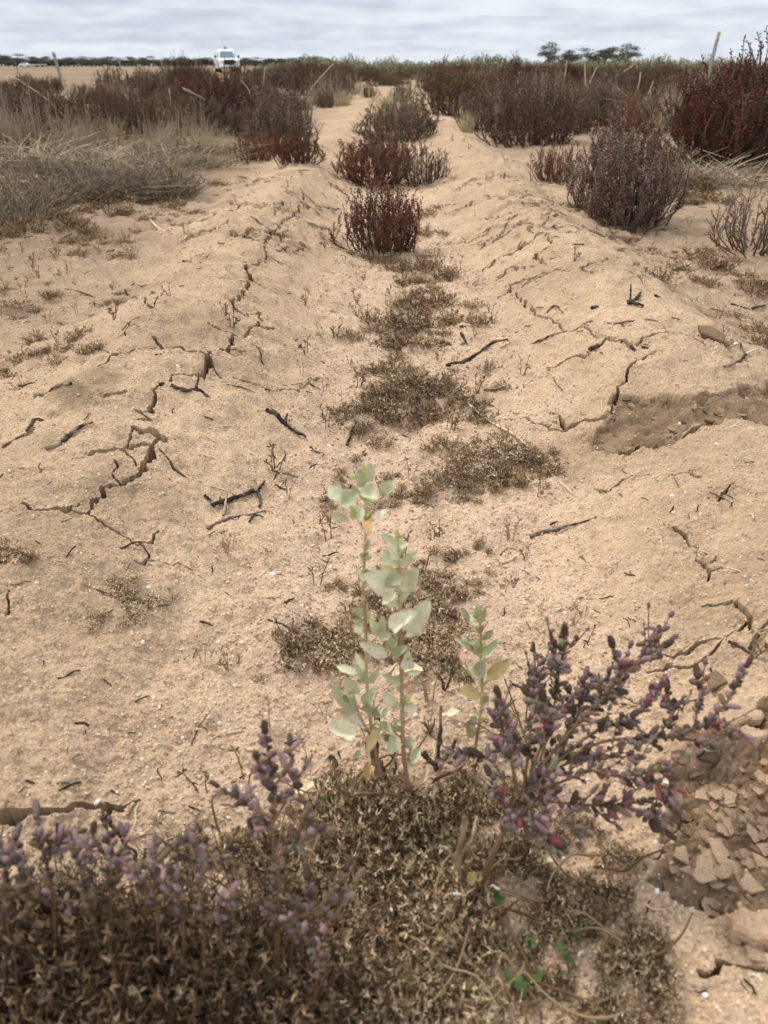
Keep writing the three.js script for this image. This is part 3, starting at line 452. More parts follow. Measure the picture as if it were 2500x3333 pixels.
{ const t = thing('utility_vehicle', 'white double-cab utility vehicle seen from the front beyond the shrubs', 'vehicle'), p = farAt(738, 84); t.position.set(p.x, groundH(p.x, p.z), p.z); t.rotation.y = Math.atan2(-p.x, -p.z) + Math.PI * 0 + 0.10;
  const flip = (g) => { g.rotateY(Math.PI); return g; };
  part('body', flip(sideBody([[-2.6, 0.5], [-2.6, 1.12], [-0.6, 1.14], [0.95, 1.12], [2.35, 1.0], [2.55, 0.85], [2.6, 0.45], [2.3, 0.38], [-2.3, 0.38]].map(([a, b]) => [-a, b]).reverse(), 1.86, 0.08)), PAINT, t);
  const cab = flip(sideBody([[-0.9, 1.05], [-0.75, 1.68], [-0.3, 1.78], [0.35, 1.78], [1.25, 1.05]].map(([a, b]) => [-a, b]).reverse(), 1.5, 0.1)); part('cabin', cab, PAINT, t);
  const wind = new THREE.BufferGeometry(), A = (x, y, z) => [x, y, z]; const wp = [A(-0.70, 1.15, 1.33), A(0.70, 1.15, 1.33), A(0.58, 1.70, 0.62), A(-0.58, 1.70, 0.62)]; wind.setAttribute('position', new THREE.Float32BufferAttribute(wp.flat(), 3)); wind.setIndex([0, 1, 2, 0, 2, 3]); wind.computeVertexNormals(); part('windscreen', wind, GLASS, t);
  for (const s of [-1, 1]) { const sw = new THREE.BoxGeometry(0.02, 0.42, 1.4); part('side_window', sw, GLASS, t).position.set(s * 0.80, 1.4, 0.05); const m = part('mirror', new THREE.SphereGeometry(0.13, 10, 8), BLACK, t); m.scale.set(0.8, 1.0, 0.6); m.position.set(s * 1.06, 1.28, 0.95); const l = part('headlight', new THREE.BoxGeometry(0.34, 0.16, 0.1), LAMP, t); l.position.set(s * 0.72, 0.88, 2.6); l.rotation.y = s * 0.25; const fg = part('fog_lamp', new THREE.CylinderGeometry(0.08, 0.08, 0.06, 10).rotateX(1.57), BLACK, t); fg.position.set(s * 0.72, 0.52, 2.68); for (const zz of [1.6, -1.6]) { const w = part('wheel', new THREE.CylinderGeometry(0.38, 0.38, 0.26, 20).rotateZ(1.5708), TYRE, t); w.position.set(s * 0.82, 0.38, zz); part('rim', new THREE.CylinderGeometry(0.22, 0.22, 0.28, 12).rotateZ(1.5708), CHROME, w); } }
  const gs = new THREE.Shape([[-0.46, 0.2], [-0.56, 0.02], [-0.40, -0.20], [0.40, -0.20], [0.56, 0.02], [0.46, 0.2]].map(v => new THREE.Vector2(...v))); const gr = part('grille', new THREE.ExtrudeGeometry(gs, { depth: 0.08, bevelEnabled: false }), BLACK, t); gr.position.set(0, 0.82, 2.62);
  part('bumper', new THREE.CapsuleGeometry(0.13, 1.5, 4, 10).rotateZ(1.5708), PAINT, t).position.set(0, 0.5, 2.62); part('number_plate', new THREE.BoxGeometry(0.38, 0.11, 0.02), WHITE, t).position.set(0, 0.54, 2.77);
  const rack = part('roof_bar', new THREE.BoxGeometry(1.2, 0.04, 0.08), BLACK, t); rack.position.set(0, 1.86, 0.1); part('beacon', new THREE.CylinderGeometry(0.1, 0.14, 0.18, 10), std(lin(70, 56, 50), 0.6), t).position.set(-0.02, 1.96, 0.1); }
{ const t = thing('white_car', 'tiny white car with a long pale trailer far across the paddock', 'car'), p = farAt(82, 380); t.position.set(p.x, groundH(p.x, p.z), p.z);
  part('body', sideBody([[-2.2, 0.35], [-2.2, 0.95], [-1.5, 1.05], [-1.0, 1.5], [0.7, 1.5], [1.3, 1.0], [2.2, 0.9], [2.2, 0.35]], 1.8).rotateY(Math.PI / 2), PAINT, t); part('side_window', new THREE.BoxGeometry(1.9, 0.35, 1.86), GLASS, t).position.set(-0.1, 1.22, 0); for (const x of [-1.4, 1.4]) part('wheel', new THREE.CylinderGeometry(0.34, 0.34, 1.84, 14).rotateX(1.5708), TYRE, t).position.set(x, 0.34, 0);
  part('trailer_bed', new THREE.BoxGeometry(6, 0.3, 1.8), WHITE, t).position.set(6, 0.85, 0); for (const x of [5, 7.5]) part('wheel', new THREE.CylinderGeometry(0.34, 0.34, 1.7, 14).rotateX(1.5708), TYRE, t).position.set(x, 0.34, 0); }
// ---------------------------------------------------------------- dry grass, dead herbs
function grassGeo(seed, n, R, lean, cols, thick = 0.0035) { const r = rng(seed), g = new MB(); for (let k = 0; k < n; k++) { const a = r() * 6.283, q = R * Math.sqrt(r()), h = 0.35 + 0.65 * r(), b = V(Math.cos(a) * q, 0, Math.sin(a) * q), o = (0.1 + lean * r()) * h, a2 = r() * 6.283, e = V(b.x + Math.cos(a2) * o, h * (1 - 0.5 * lean * r()), b.z + Math.sin(a2) * o), m = V(mix(b.x, e.x, 0.3 + 0.3 * r()) + (r() - 0.5) * 0.06, e.y * (0.45 + 0.3 * r()), mix(b.z, e.z, 0.3 + 0.3 * r())); const c = vcol(cols[Math.floor(r() * cols.length)], r, 0.2); g.tube(bend([b, m, e], 5), t => mix(thick, thick * 0.35, t), 3, c); } return g.geo(); }
const straw = lin(200, 182, 148), straw2 = lin(160, 142, 114), ash = lin(134, 122, 106), ygrass = lin(190, 174, 132);
const GR = { tuft: grassGeo(71, 260, 0.28, 0.7, [straw, straw2, ygrass]), low: grassGeo(72, 210, 0.5, 0.9, [ash, straw2, ash, lin(108, 94, 80)], 0.0055), pile: grassGeo(73, 240, 0.5, 2.0, [straw, straw2, ash, lin(214, 198, 166)], 0.006), mat: grassGeo(74, 320, 0.5, 0.9, [lin(108, 92, 76), ash, lin(92, 78, 64)], 0.006) };
function grass(kind, x0, x1, yt, yb, label, turn = 0) { const q = fit(x0, x1, yt, yb), t = thing('dry_grass_tussock', label, 'grass tussock', 'dry grass tussocks'); t.position.set(q.x, groundH(q.x, q.z) - 0.005, q.z); t.scale.set(q.w, q.h, q.w); t.rotation.y = turn; part('blade', GR[kind], PLANT, t, 'stuff'); return t; }
grass('tuft', 590, 745, 375, 495, 'pale yellow grass tussock between the left shrubs and sandy track', 0.2);
grass('tuft', 150, 265, 265, 370, 'pale standing straw tussock behind the long bent stalk', 1.1);
grass('tuft', 1065, 1160, 270, 345, 'straw tussock left of the far sandy track', 2.0);
grass('tuft', 1195, 1300, 250, 400, 'thin tall straw standing in the olive tussock on the furrow', 0.7);
grass('tuft', 330, 420, 340, 470, 'bleached grass standing before the orange-brown shrub', 0.4);
grass('tuft', 430, 560, 390, 520, 'grey-tan grass clump below the orange-brown shrub', 2.8);
for (const [x0, x1, yt, yb, l] of [[-20, 130, 330, 480, 'standing straw at the left edge before the grey shrub'], [230, 340, 355, 485, 'standing straw before the dark red-brown low shrub'], [480, 570, 370, 480, 'standing straw right of the orange-brown shrub'], [700, 785, 395, 505, 'thin straw between yellow tussock and small rust bush'], [1480, 1560, 330, 430, 'thin straw at the foot of the first right shrub'], [2090, 2170, 330, 440, 'straw standing behind the rusty shrub']]) grass('tuft', x0, x1, yt, yb, l, x0 * 0.02);
grass('tuft', 1900, 2010, 270, 400, 'tall bleached grass stems rising from the right shrub belt', 1.9);
for (const [x0, x1, yt, yb, l] of [[-40, 200, 400, 540, 'pile of pale crossing stems at the left edge'], [170, 380, 420, 560, 'pile of pale crossing stems under the arching stalk'], [380, 600, 430, 570, 'pile of pale crossing stems before the orange-brown shrub'], [560, 700, 440, 540, 'pile of pale stems beside the yellow tussock'], [250, 470, 520, 630, 'low pile of broken stems on the front of the left tangle']]) grass('pile', x0, x1, yt, yb, l, x0 * 0.017);
grass('pile', 2070, 2200, 275, 400, 'pile of grey bleached grass left of the big red shrub', 0.3);
grass('pile', 2180, 2480, 470, 590, 'heap of bleached crossing stalks below the big red shrub', 1.0);
grass('low', 2080, 2360, 500, 600, 'grey matted grass under the bleached stalks', 2.2);
for (const [x0, x1, yt, yb, l] of [[-60, 190, 440, 600, 'grey tangled grass at the left edge below the grey shrub'], [110, 330, 450, 590, 'grey tangled grass under the long bent stalk'], [280, 490, 470, 620, 'grey tangled grass in the middle of the left tangle'], [430, 640, 505, 635, 'low grey grass at the right end of the left tangle'], [-60, 170, 560, 720, 'brown matted dead grass at the left edge above the bare soil'], [330, 560, 430, 560, 'tan grass fringe in front of the brown shrubs'], [590, 760, 470, 545, 'grey low grass at the foot of the yellow tussock'], [120, 380, 540, 650, 'matted brown grass along the front of the left tangle']]) grass('low', x0, x1, yt, yb, l, x0 * 0.01);
for (const [x0, x1, yt, yb, l] of [[-60, 220, 540, 690, 'brown leafy dead mat in the far left tangle'], [180, 420, 520, 640, 'brown leafy dead mat in front of the tangled grass'], [400, 640, 540, 640, 'rounded brown dead mat at the end of the tangle']]) grass('mat', x0, x1, yt, yb, l, x0 * 0.013);

// tall single stalks: pale stems standing or leaning among the shrubs, photo points low to high at one distance
const STALK = std(straw, 0.8), STALK2 = std(lin(168, 156, 138), 0.85);
function stalk(zone, flat, yb, rpx, label, m = STALK) { const q = pairs(flat).map(([u, v]) => zp(zone, u, v)), foot = ground(q[0][0], yb), z = foot.z, pts = [foot.clone().setY(foot.y - 0.01), ...q.map(([x, y]) => onPlane(x, y, z))], n = pts.length; pts.forEach((p, i) => { if (i) p.z += 0.02 * Math.sin(i * 2.1 + rpx); }); const r0 = 0.55 * rpx / FOCAL * Math.hypot(z, 0.4); const o = solo('dry_stalk', new MB().tube(bend(pts, 4 * n), t => r0 * mix(1, 0.55, t), 6, [1, 1, 1]).geo(), m, label, 'stalk', 'dry stalks among the shrubs'); return o; }
stalk('m', [620, 690, 480, 520, 330, 390, 230, 320, 140, 255, 50, 230], 452, 4, 'longest bent bleached stalk arching over the left tangle');
stalk('m', [370, 420, 380, 520, 360, 330].slice(0, 2).concat([365, 340]), 460, 2, 'thin upright straw left of the arching stalk');
stalk('m', [648, 690, 645, 580, 632, 480], 448, 3, 'short upright pale stalk right of the arching stalk');
stalk('m', [1340, 580, 1325, 470, 1300, 320], 420, 4, 'upright pale stalk before the brown shrubs');
stalk('m', [1659, 480, 1560, 400, 1480, 350, 1400, 320], 420, 3, 'leaning pale stalk pointing left beside the upright one');
stalk('m', [0, 785, 100, 780, 200, 785, 335, 880], 520, 4, 'low pale branch lying across the left edge', STALK2);
stalk('m', [80, 870, 180, 790, 240, 770], 520, 4, 'pale slanting stick rising at the left edge', STALK2);
stalk('m', [320, 800, 400, 760, 480, 720], 490, 3, 'pale slanting stick in the left tangle', STALK2);
stalk('m', [580, 690, 430, 580, 260, 545], 455, 3, 'straight bleached stick crossing the arching stalk', STALK2);
stalk('m', [440, 790, 400, 620, 340, 600].slice(0, 4), 490, 3, 'grey leaning stick in the grass tangle', STALK2);
stalk('m', [720, 765, 860, 735, 1150, 725], 478, 2, 'thin nearly level straw over the tangle');
stalk('a', [1075, 540, 1080, 400, 1040, 345], 430, 3, 'bent pale stalk in front of the big round shrub');
stalk('a', [965, 560, 940, 500, 900, 440, 790, 385], 430, 3, 'long pale stalk leaning left from the yellow tussock');
stalk('a', [995, 560, 1000, 480, 1010, 405], 425, 3, 'upright stalk on the right of the yellow tussock');
stalk('a', [1330, 410, 1380, 340, 1440, 275], 330, 3, 'single straw leaning right against the skyline');
stalk('a', [1135, 390, 1140, 340, 1145, 290], 320, 3, 'short straw upright behind the round shrub');
stalk('b', [780, 350, 785, 300, 790, 260], 300, 4, 'first upright straw in the right shrub belt');
stalk('b', [870, 380, 868, 310, 870, 255], 315, 5, 'tallest upright straw in the right shrub belt');
stalk('b', [880, 380, 900, 330, 920, 290], 315, 4, 'leaning straw next to the tallest one');
stalk('b', [960, 370, 1020, 320, 1080, 280], 310, 4, 'long straw leaning right over the grey-brown shrub');
stalk('b', [1110, 480, 1135, 420, 1165, 350], 395, 4, 'pale straw leaning right above the grass pile');
stalk('b', [1060, 440, 1035, 405, 1015, 385], 395, 4, 'short pale straw leaning left behind the rusty shrub');
stalk('b', [975, 495, 965, 465, 955, 440], 400, 4, 'stubby pale stalk left of the rusty shrub');
stalk('b', [1085, 420, 1100, 360, 1110, 310], 360, 4, 'thin grey straw beside the grass pile');
stalk('b', [1460, 670, 1510, 610, 1570, 545], 520, 4, 'bleached stalk leaning right before the big red shrub');
stalk('b', [1335, 690, 1370, 640, 1405, 605], 530, 4, 'bleached stalk leaning over the heap');
stalk('b', [1210, 660, 1310, 630, 1410, 608], 520, 4, 'long nearly level bleached stalk over the rusty bush');
stalk('b', [1600, 730, 1500, 690, 1380, 650], 550, 4, 'bleached stalk lying to the right on the heap');
stalk('b', [1315, 400, 1315, 360, 1318, 320], 320, 3, 'short straw upright before the steel picket');
stalk('d', [395, 95, 425, 70, 435, 0, 440, -60], 700, 2, 'thin lone twig standing on the right ridge', STALK2);
// ---- dead herbs: thin wiry stems ending in little rosettes of curled dry leaves
function herbGeo(seed, n, R, H, leaf, cols, wood) {
  const r = rng(seed), g = new MB(), wc = [wood.r, wood.g, wood.b];
  const rosette = (p, dir, L) => { const base = cols[Math.floor(r() * cols.length)], m = 4 + Math.floor(r() * 4); for (let s = 0; s < m; s++) { const d = dir.clone().multiplyScalar(0.25).addScaledVector(randDir(r, 0.15), 0.9).normalize(), side = V().crossVectors(d, randDir(r)).normalize(); g.blade(p, d, side, L * (0.5 + 0.8 * r()), L * (0.16 + 0.18 * r()), (r() - 0.3) * 1.1, vcol(base, r, 0.38)); } };
  for (let k = 0; k < n; k++) {
    const a = k * 2.39996 + r(), q = R * Math.pow((k + 0.5) / n, 0.7) * (0.7 + 0.5 * r()), b = V(Math.cos(a) * q * 0.5 + (r() - 0.5) * R * 0.3, -0.002, Math.sin(a) * q * 0.5 + (r() - 0.5) * R * 0.3), h = H * (0.3 + 0.9 * r() * r() + 0.15 * r()) * (1 - 0.4 * q / R), e = V(Math.cos(a) * q + (r() - 0.5) * R * 0.4, h, Math.sin(a) * q + (r() - 0.5) * R * 0.4), m = V(mix(b.x, e.x, 0.6) + (r() - 0.5) * R * 0.1, h * 0.5, mix(b.z, e.z, 0.6) + (r() - 0.5) * R * 0.1), path = bend([b, m, e], 5);
    g.tube(path, t => mix(0.0011, 0.0006, t), 3, vcol(wood, r, 0.3)); rosette(e, V(0, 1, 0), leaf);
    for (let s = 0; s < 3; s++) { const i = 1 + Math.floor(r() * 4), o = randDir(r, 0.6), tip = path[i].clone().addScaledVector(o, H * (0.12 + 0.3 * r())); if (tip.y < 0.002) tip.y = 0.003; g.tube([path[i], tip], 0.0006, 3, wc); rosette(tip, o, leaf * 0.85); }
  }
  return g.geo();
}
const dryA = lin(168, 140, 106), dryB = lin(126, 101, 75), dryC = lin(220, 198, 162), dryD = lin(92, 73, 56), dryW = lin(112, 86, 60), olive2 = lin(146, 124, 100);
const HERB = [herbGeo(81, 44, 0.07, 0.05, 0.0105, [dryA, dryB, dryC, dryA, dryC], dryW), herbGeo(82, 40, 0.07, 0.045, 0.011, [dryC, dryA, dryB, dryC], dryW), herbGeo(83, 44, 0.06, 0.05, 0.0095, [dryB, dryD, dryA, dryC], lin(96, 76, 56))];
const HERBFAR = [herbGeo(84, 36, 0.11, 0.075, 0.0125, [dryB, dryA, dryD, olive2], lin(92, 72, 52)), herbGeo(85, 34, 0.11, 0.065, 0.013, [dryB, olive2, dryA], lin(98, 78, 56)), herbGeo(86, 32, 0.1, 0.06, 0.0115, [dryA, dryB, dryC], lin(104, 82, 60))];
let herbSeed = 900;
// one clump as seen in the photograph: [photo x, y of each tuft, size]
function herb(label, tufts, list = HERBFAR, group = 'dead herb clumps along the furrow') {
  const r = rng(herbSeed++), t = thing('dead_herb_clump', label, 'dead herb', group), c = ground(tufts[0][0], tufts[0][1]); t.position.set(c.x, groundH(c.x, c.z), c.z);
  for (const [px, py, k0 = 1, hk = 1] of tufts.flatMap(([x, y, k = 1, q = 1]) => { const sp = k * (list === HERBFAR ? 0.10 : 0.065) * FOCAL / Math.hypot(EYE, ground(x, y).z); return [[x, y, k * 0.72, q], ...[0, 1, 2].map(() => [x + (r() - 0.5) * 2.6 * sp, y + (r() - 0.5) * 1.5 * sp, k * (0.25 + 0.35 * r()), q])]; })) { const k = k0, g = ground(px, py), m = part('tuft', list[Math.floor(r() * list.length)], PLANT, t, 'stuff'); m.position.set(g.x - c.x, groundH(g.x, g.z) - t.position.y, g.z - c.z); m.rotation.set((r() - 0.5) * 0.3, r() * 6.28, (r() - 0.5) * 0.3); m.scale.set(k, k * hk, k); }
  if (group === 'dead herbs around the seedling foot') for (let k = 0; k < 2; k++) {   // bent runners and old stalks among the tufts
    const [px, py] = tufts[Math.floor(r() * tufts.length)], g = ground(px + (r() - 0.5) * 120, py + (r() - 0.5) * 90), a = r() * 6.283, L = 0.04 + 0.07 * r(), q = []; let x = g.x, z = g.z, y = groundH(x, z) + 0.005, aa = a; for (let i = 0; i < 5; i++) { q.push(V(x - c.x, y - t.position.y, z - c.z)); aa += (r() - 0.5) * 1.1; x += Math.cos(aa) * L / 4; z += Math.sin(aa) * L / 4; y = groundH(x, z) + 0.012 + 0.055 * r() * (i / 4); }
    const tone = [lin(146, 122, 92), dryW][k]; part('runner', new MB().tube(bend(q, 12), u => mix(0.0016, 0.0007, u), 5, [tone.r, tone.g, tone.b]).geo(), PLANT, t);
  }
  return t;
}
herb('low brown dead herb patch just in front of the nearest red shrub', [[1290, 880, 1], [1370, 890, 1.1], [1450, 905, 0.8], [1330, 930, 0.8], [1230, 860, 0.6], [1420, 950, 0.7]]);
herb('grey-brown dead herb patch in the furrow, second from the red shrub', [[1330, 1010, 1], [1420, 1000, 1], [1280, 1060, 0.9], [1370, 1070, 1.1], [1460, 1050, 0.9], [1290, 1120, 0.8], [1380, 1130, 0.9]]);
herb('broad dark dead herb patch in the middle of the furrow', [[1300, 1250, 0.9], [1380, 1240, 0.9], [1250, 1310, 0.8], [1330, 1310, 0.9], [1420, 1300, 0.9], [1500, 1310, 0.7], [1180, 1360, 0.6], [1110, 1375, 0.45], [1260, 1375, 0.7], [1350, 1380, 0.6], [1550, 1320, 0.4], [1190, 1400, 0.45]]);
herb('dead herb patch under the long pale straw', [[1560, 1500, 0.7], [1640, 1480, 0.75], [1710, 1500, 0.7], [1500, 1545, 0.6], [1590, 1560, 0.7], [1680, 1560, 0.6], [1440, 1580, 0.5], [1780, 1540, 0.45], [1520, 1600, 0.4]]);
herb('thin dead herbs behind the top of the pale seedling', [[1110, 1530, 0.3], [1160, 1500, 0.3], [1090, 1580, 0.3], [1260, 1560, 0.35], [1300, 1620, 0.4], [1370, 1620, 0.35], [1230, 1640, 0.35], [1060, 1640, 0.25]], HERB);
herb('dense dead herb clump behind the seedling stems', [[1480, 1810, 0.6], [1440, 1880, 0.7], [1370, 1900, 0.7], [1480, 1930, 0.75], [1400, 1970, 0.8], [1330, 1990, 0.8], [1460, 2010, 0.8], [1380, 2060, 0.9], [1300, 2070, 0.7], [1450, 2090, 0.8], [1340, 2140, 0.8], [1420, 2160, 0.8], [1560, 1790, 0.4], [1550, 1900, 0.4]].map(([a, b, k]) => [a, b, k * 0.66]), HERB.concat(HERBFAR[0]).slice(0, 3));
herb('small dead herbs left of the seedling stems', [[1000, 2080, 0.45], [1060, 2110, 0.5], [960, 2130, 0.5], [1120, 2080, 0.5], [940, 2170, 0.45], [1040, 2160, 0.4], [1100, 2170, 0.5], [1150, 2120, 0.5], [1170, 2040, 0.4]], HERB);
herb('wispy dead herbs between the seedling and dense clump', [[1230, 1960, 0.4], [1100, 1900, 0.25], [1200, 1890, 0.3], [1280, 1880, 0.4], [1260, 2010, 0.5], [1220, 2140, 0.4]], HERB);
herb('shrivelled grey herb tuft on bare sand left of the seedling', [[400, 1930, 0.45, 0.6], [470, 1950, 0.5, 0.5], [330, 2000, 0.35, 0.5], [440, 2010, 0.4, 0.5]], HERB);
herb('small shrivelled herb at the left edge beside the crust slabs', [[0, 1800, 0.5], [30, 1830, 0.45], [-30, 1820, 0.5]], HERB);
herb('dead herb patch on the right ridge below the sparse shrub', [[2200, 880, 0.9], [2270, 850, 1], [2340, 880, 0.9], [2120, 830, 0.7], [2050, 790, 0.8, 0.7], [2420, 900, 0.9], [2460, 960, 0.8], [1980, 780, 0.7, 0.7]]);
herb('dead herb tuft at the right edge beside a bleached twig', [[2470, 1090, 0.7], [2440, 1110, 0.6], [2500, 1120, 0.7]]);
herb('brown dead herbs scattered on the far left slope', [[230, 790, 0.9, 0.7], [330, 770, 0.8, 0.6], [420, 840, 0.8, 0.6], [170, 960, 0.6, 0.8], [350, 985, 0.6, 0.7], [60, 1000, 0.8, 0.7], [120, 1110, 0.5], [240, 1110, 0.55], [60, 1180, 0.5], [190, 1180, 0.5], [20, 1230, 0.45], [280, 1150, 0.4]]);
herb('flat dead herb mat on the far left sand', [[560, 700, 0.9, 0.5], [640, 690, 0.9, 0.5], [720, 600, 1, 0.5], [800, 590, 0.9, 0.5], [480, 720, 0.8, 0.5]]);
herb('dead herb fringe at the right foot of the nearest red shrub', [[1385, 770, 0.8], [1400, 700, 1], [1190, 835, 0.6], [1260, 845, 0.7]]);
herb('brown herb mat at the left edge between tangle and bare soil', [[20, 660, 1.4], [110, 690, 1.2], [60, 730, 1.1], [190, 720, 1.1], [0, 780, 1.0], [270, 690, 1]]);
herb('wide brown dead herb thicket under the left grass tangle', [[60, 560, 2.4], [180, 590, 2.3], [300, 570, 2.4], [420, 600, 2.2], [520, 610, 2.2], [600, 620, 1.8], [100, 620, 2.0], [250, 630, 2.0], [380, 640, 1.8]]);
herb('scrubby brown herbs in front of the left tangle', [[40, 690, 1.6], [170, 670, 1.6], [310, 665, 1.5], [440, 660, 1.3], [90, 750, 1.3], [240, 740, 1.2]]);
herb('dull brown ground cover behind the left tangle', [[200, 470, 3, 0.8], [330, 480, 3, 0.8], [460, 490, 3, 0.8], [570, 500, 2.6, 0.8], [680, 505, 2.4, 0.7], [80, 480, 3, 0.8]]);
herb('dull brown ground cover around the bleached stalk heap', [[2130, 590, 2.2, 0.8], [2250, 610, 2.2, 0.8], [2360, 600, 2.2, 0.8], [2060, 570, 1.8, 0.7], [2450, 590, 2, 0.8], [2250, 640, 1.6, 0.7]]);
// the thick tangle nearest the camera
const ORD = ['first', 'second', 'third', 'fourth', 'fifth', 'sixth', 'seventh', 'eighth'];
{ const r = rng(951), rowsOf = [[2690, [1060, 1230, 1420, 1600, 1760], 'row nearest the seedling foot'], [2870, [880, 1060, 1250, 1440, 1640, 1830, 1980], 'second row below the seedling'], [3060, [1000, 1200, 1400, 1610, 1830, 2010], 'third row below the seedling'], [3260, [1080, 1290, 1500, 1720, 1920, 2070], 'row along the bottom edge']];
  for (const [y, xs, where] of rowsOf) xs.forEach((x, i) => { const edge = x > 1700 ? 0.62 : 1, tufts = []; for (let k = 0; k < 3; k++) tufts.push([x + (r() - 0.5) * 220, y + (r() - 0.5) * 190, (0.40 + 0.36 * r()) * edge, 1.3 + 0.7 * r()]); herb(`crisp straw-brown dead herb, ${ORD[i]} from the left in the ${where}`, tufts, HERB, 'dead herbs around the seedling foot'); }); }
{ const r = rng(952), D = [herbGeo(87, 76, 0.075, 0.19, 0.0082, [dryB, dryA, dryD, lin(150, 130, 108), lin(120, 98, 84)], lin(92, 74, 58)), herbGeo(88, 76, 0.075, 0.17, 0.0078, [dryB, dryA, dryD, lin(160, 140, 114)], lin(100, 80, 60))];
  for (let i = 0; i < 7; i++) { const tufts = []; for (let k = 0; k < 4; k++) tufts.push([-60 + i * 160 + (r() - 0.5) * 190, mix(3170, 3560, r()), 0.75 + 0.35 * r(), 0.75 + 0.4 * r()]); herb(`brown dead undergrowth below the left mauve succulent, ${ORD[i]} from the left`, tufts, D, 'dead undergrowth at the bottom edge'); } }
// ---------------------------------------------------------------- sticks, charred twigs and stalks lying on the ground
const barkTex = canvasNoise(256, 33, (d, r, S) => { const A = tileNoise(S, 128, r), B = tileNoise(S, 32, r); for (let j = 0; j < S; j++) for (let i = 0; i < S; i++) { const k = j * S + i, m = 0.55 + 0.45 * A[(j) * S + ((i * 4) % S)] * (0.6 + 0.8 * B[k]); d[4 * k] = d[4 * k + 1] = d[4 * k + 2] = 255 * Math.min(1, m); d[4 * k + 3] = 255; } });
const STICK = new THREE.MeshPhysicalMaterial({ specularIntensity: 0.2, vertexColors: true, roughness: 0.95, color: 0xffffff });
const TONE = { b: [[50, 43, 38], [88, 76, 66]], g: [[120, 106, 92], [92, 80, 70]], s: [[214, 196, 160], [190, 168, 130]], w: [[222, 214, 198], [196, 184, 164]], n: [[98, 76, 58], [126, 102, 80]], p: [[176, 156, 130], [146, 124, 98]], k: [[60, 52, 46], [150, 134, 112]] };
let stickSeed = 300;
function stickGeo(pts, rad, tone, knots = 1, tip = 0.45) {
  const r = rng(stickSeed++), [c1, c2] = TONE[tone].map(c => lin(...c)), g = new MB(), n = Math.max(7, pts.length * 4), path = bend(pts, n), mid = r();
  const ph = r() * 9; path.forEach((p, i) => { if (i && i < n) { p.x += (r() - 0.5) * rad * 0.7 * knots; p.y += (r() - 0.5) * rad * 0.4 * knots; p.z += (r() - 0.5) * rad * 0.7 * knots; } });
  g.tube(path, (t) => { const b = rad * mix(1, tip, Math.pow(Math.abs(t - 0.15) / 0.85, 1.3)) * (1 + 0.28 * knots * Math.sin(t * 17 + ph) * r()); return Array.from({ length: 6 }, () => b * (1 + (r() - 0.5) * 0.45 * knots)); }, 6, (t) => { const m = smooth(0.3, 0.7, 0.5 + 0.8 * n2(t * 7 + ph, mid * 9)); const c = c1.clone().lerp(c2, m); return [c.r, c.g, c.b]; });
  return g.geo();
}
const lay = (zone, flat, rad, lift = 0.7) => pairs(flat).map(([u, v]) => { const g = G(zone, u, v); g.y = groundH(g.x, g.z) + rad * lift; return g; });
const px2m = (zone, flat, rpx) => { const g = G(zone, flat[0], flat[1]); return 0.78 * rpx / FOCAL * (-g.z * CP + (EYE - g.y) * SP); };
function stick(name, zone, flat, rpx, tone, label, branches = [], lift = 0.7, group = 'twigs and stalks on the sand') {
  const rad = px2m(zone, flat, rpx), cat = name === 'straw_stalk' ? 'stalk' : 'twig', kn = tone === 's' || tone === 'w' ? 0.25 : 1;
  if (!branches.length) return solo(name, stickGeo(lay(zone, flat, rad, lift), rad, tone, kn), STICK, label, cat, group);
  const t = thing(name, label, cat, group); part('stem', stickGeo(lay(zone, flat, rad, lift), rad, tone, kn), STICK, t);
  for (const [f, rp, tn, up = 0] of branches) { const rb = px2m(zone, f, rp), q = lay(zone, f, rb, 0.9); q.forEach((p, i) => { p.y += up * i / (q.length - 1) + rad * 0.4 * (1 - i / (q.length - 1)); }); part('branch', stickGeo(q, rb, tn, 1), STICK, t); }
  return t;
}
stick('charred_twig', 'c', [195, 1130, 270, 1100, 340, 1060, 405, 1040], 11, 'k', 'thick charred stick lying left of the widest crack');
stick('charred_twig', 'c', [160, 940, 215, 935, 260, 930, 320, 925], 11, 'k', 'stubby pale-ended charred stick below the little brown heap');
stick('charred_twig', 'c', [740, 885, 800, 910, 860, 905, 905, 940], 9, 'b', 'charred twig with an upturned fork above the widest crack', [[[850, 905, 858, 890, 865, 870], 6, 'b', 0.02], [[690, 880, 712, 876], 8, 'b']]);
stick('charred_twig', 'c', [1150, 995, 1200, 1020, 1250, 1060, 1320, 1105], 11, 'b', 'chunky charred stick with a pale tip left of the middle herb patch', [[[1150, 995, 1180, 1008], 5, 'w'], [[1230, 1050, 1245, 1020], 6, 'b', 0.01]]);
stick('charred_twig', 'c', [10, 1135, 80, 1095, 130, 1080, 155, 1060], 6, 'n', 'bent brown twig at the left edge near the charred stick', [[[120, 1080, 160, 1030, 190, 1025], 7, 'b']]);
stick('charred_twig', 'c', [790, 332, 850, 325, 910, 332], 5, 'b', 'small dark twig far up the left ridge', [[[850, 325, 870, 345], 4, 'b']]);
stick('charred_twig', 'c', [570, 430, 610, 430, 655, 437], 4, 'g', 'short grey twig on the left slope above the branching crack');
stick('straw_stalk', 'c', [905, 1040, 970, 1035, 1030, 1041], 4, 's', 'short pale straw lying above the chunky charred stick');
stick('charred_twig', 'c', [975, 848, 1040, 870, 1110, 895], 3, 'g', 'thin grey twig below the branching crack');
stick('charred_twig', 'c', [655, 470, 690, 482, 735, 492], 4, 'n', 'small brown twig on the upper left slope');
stick('straw_stalk', 'c', [650, 165, 690, 195, 770, 215], 5, 's', 'pale bent stalk lying on the far left sand');
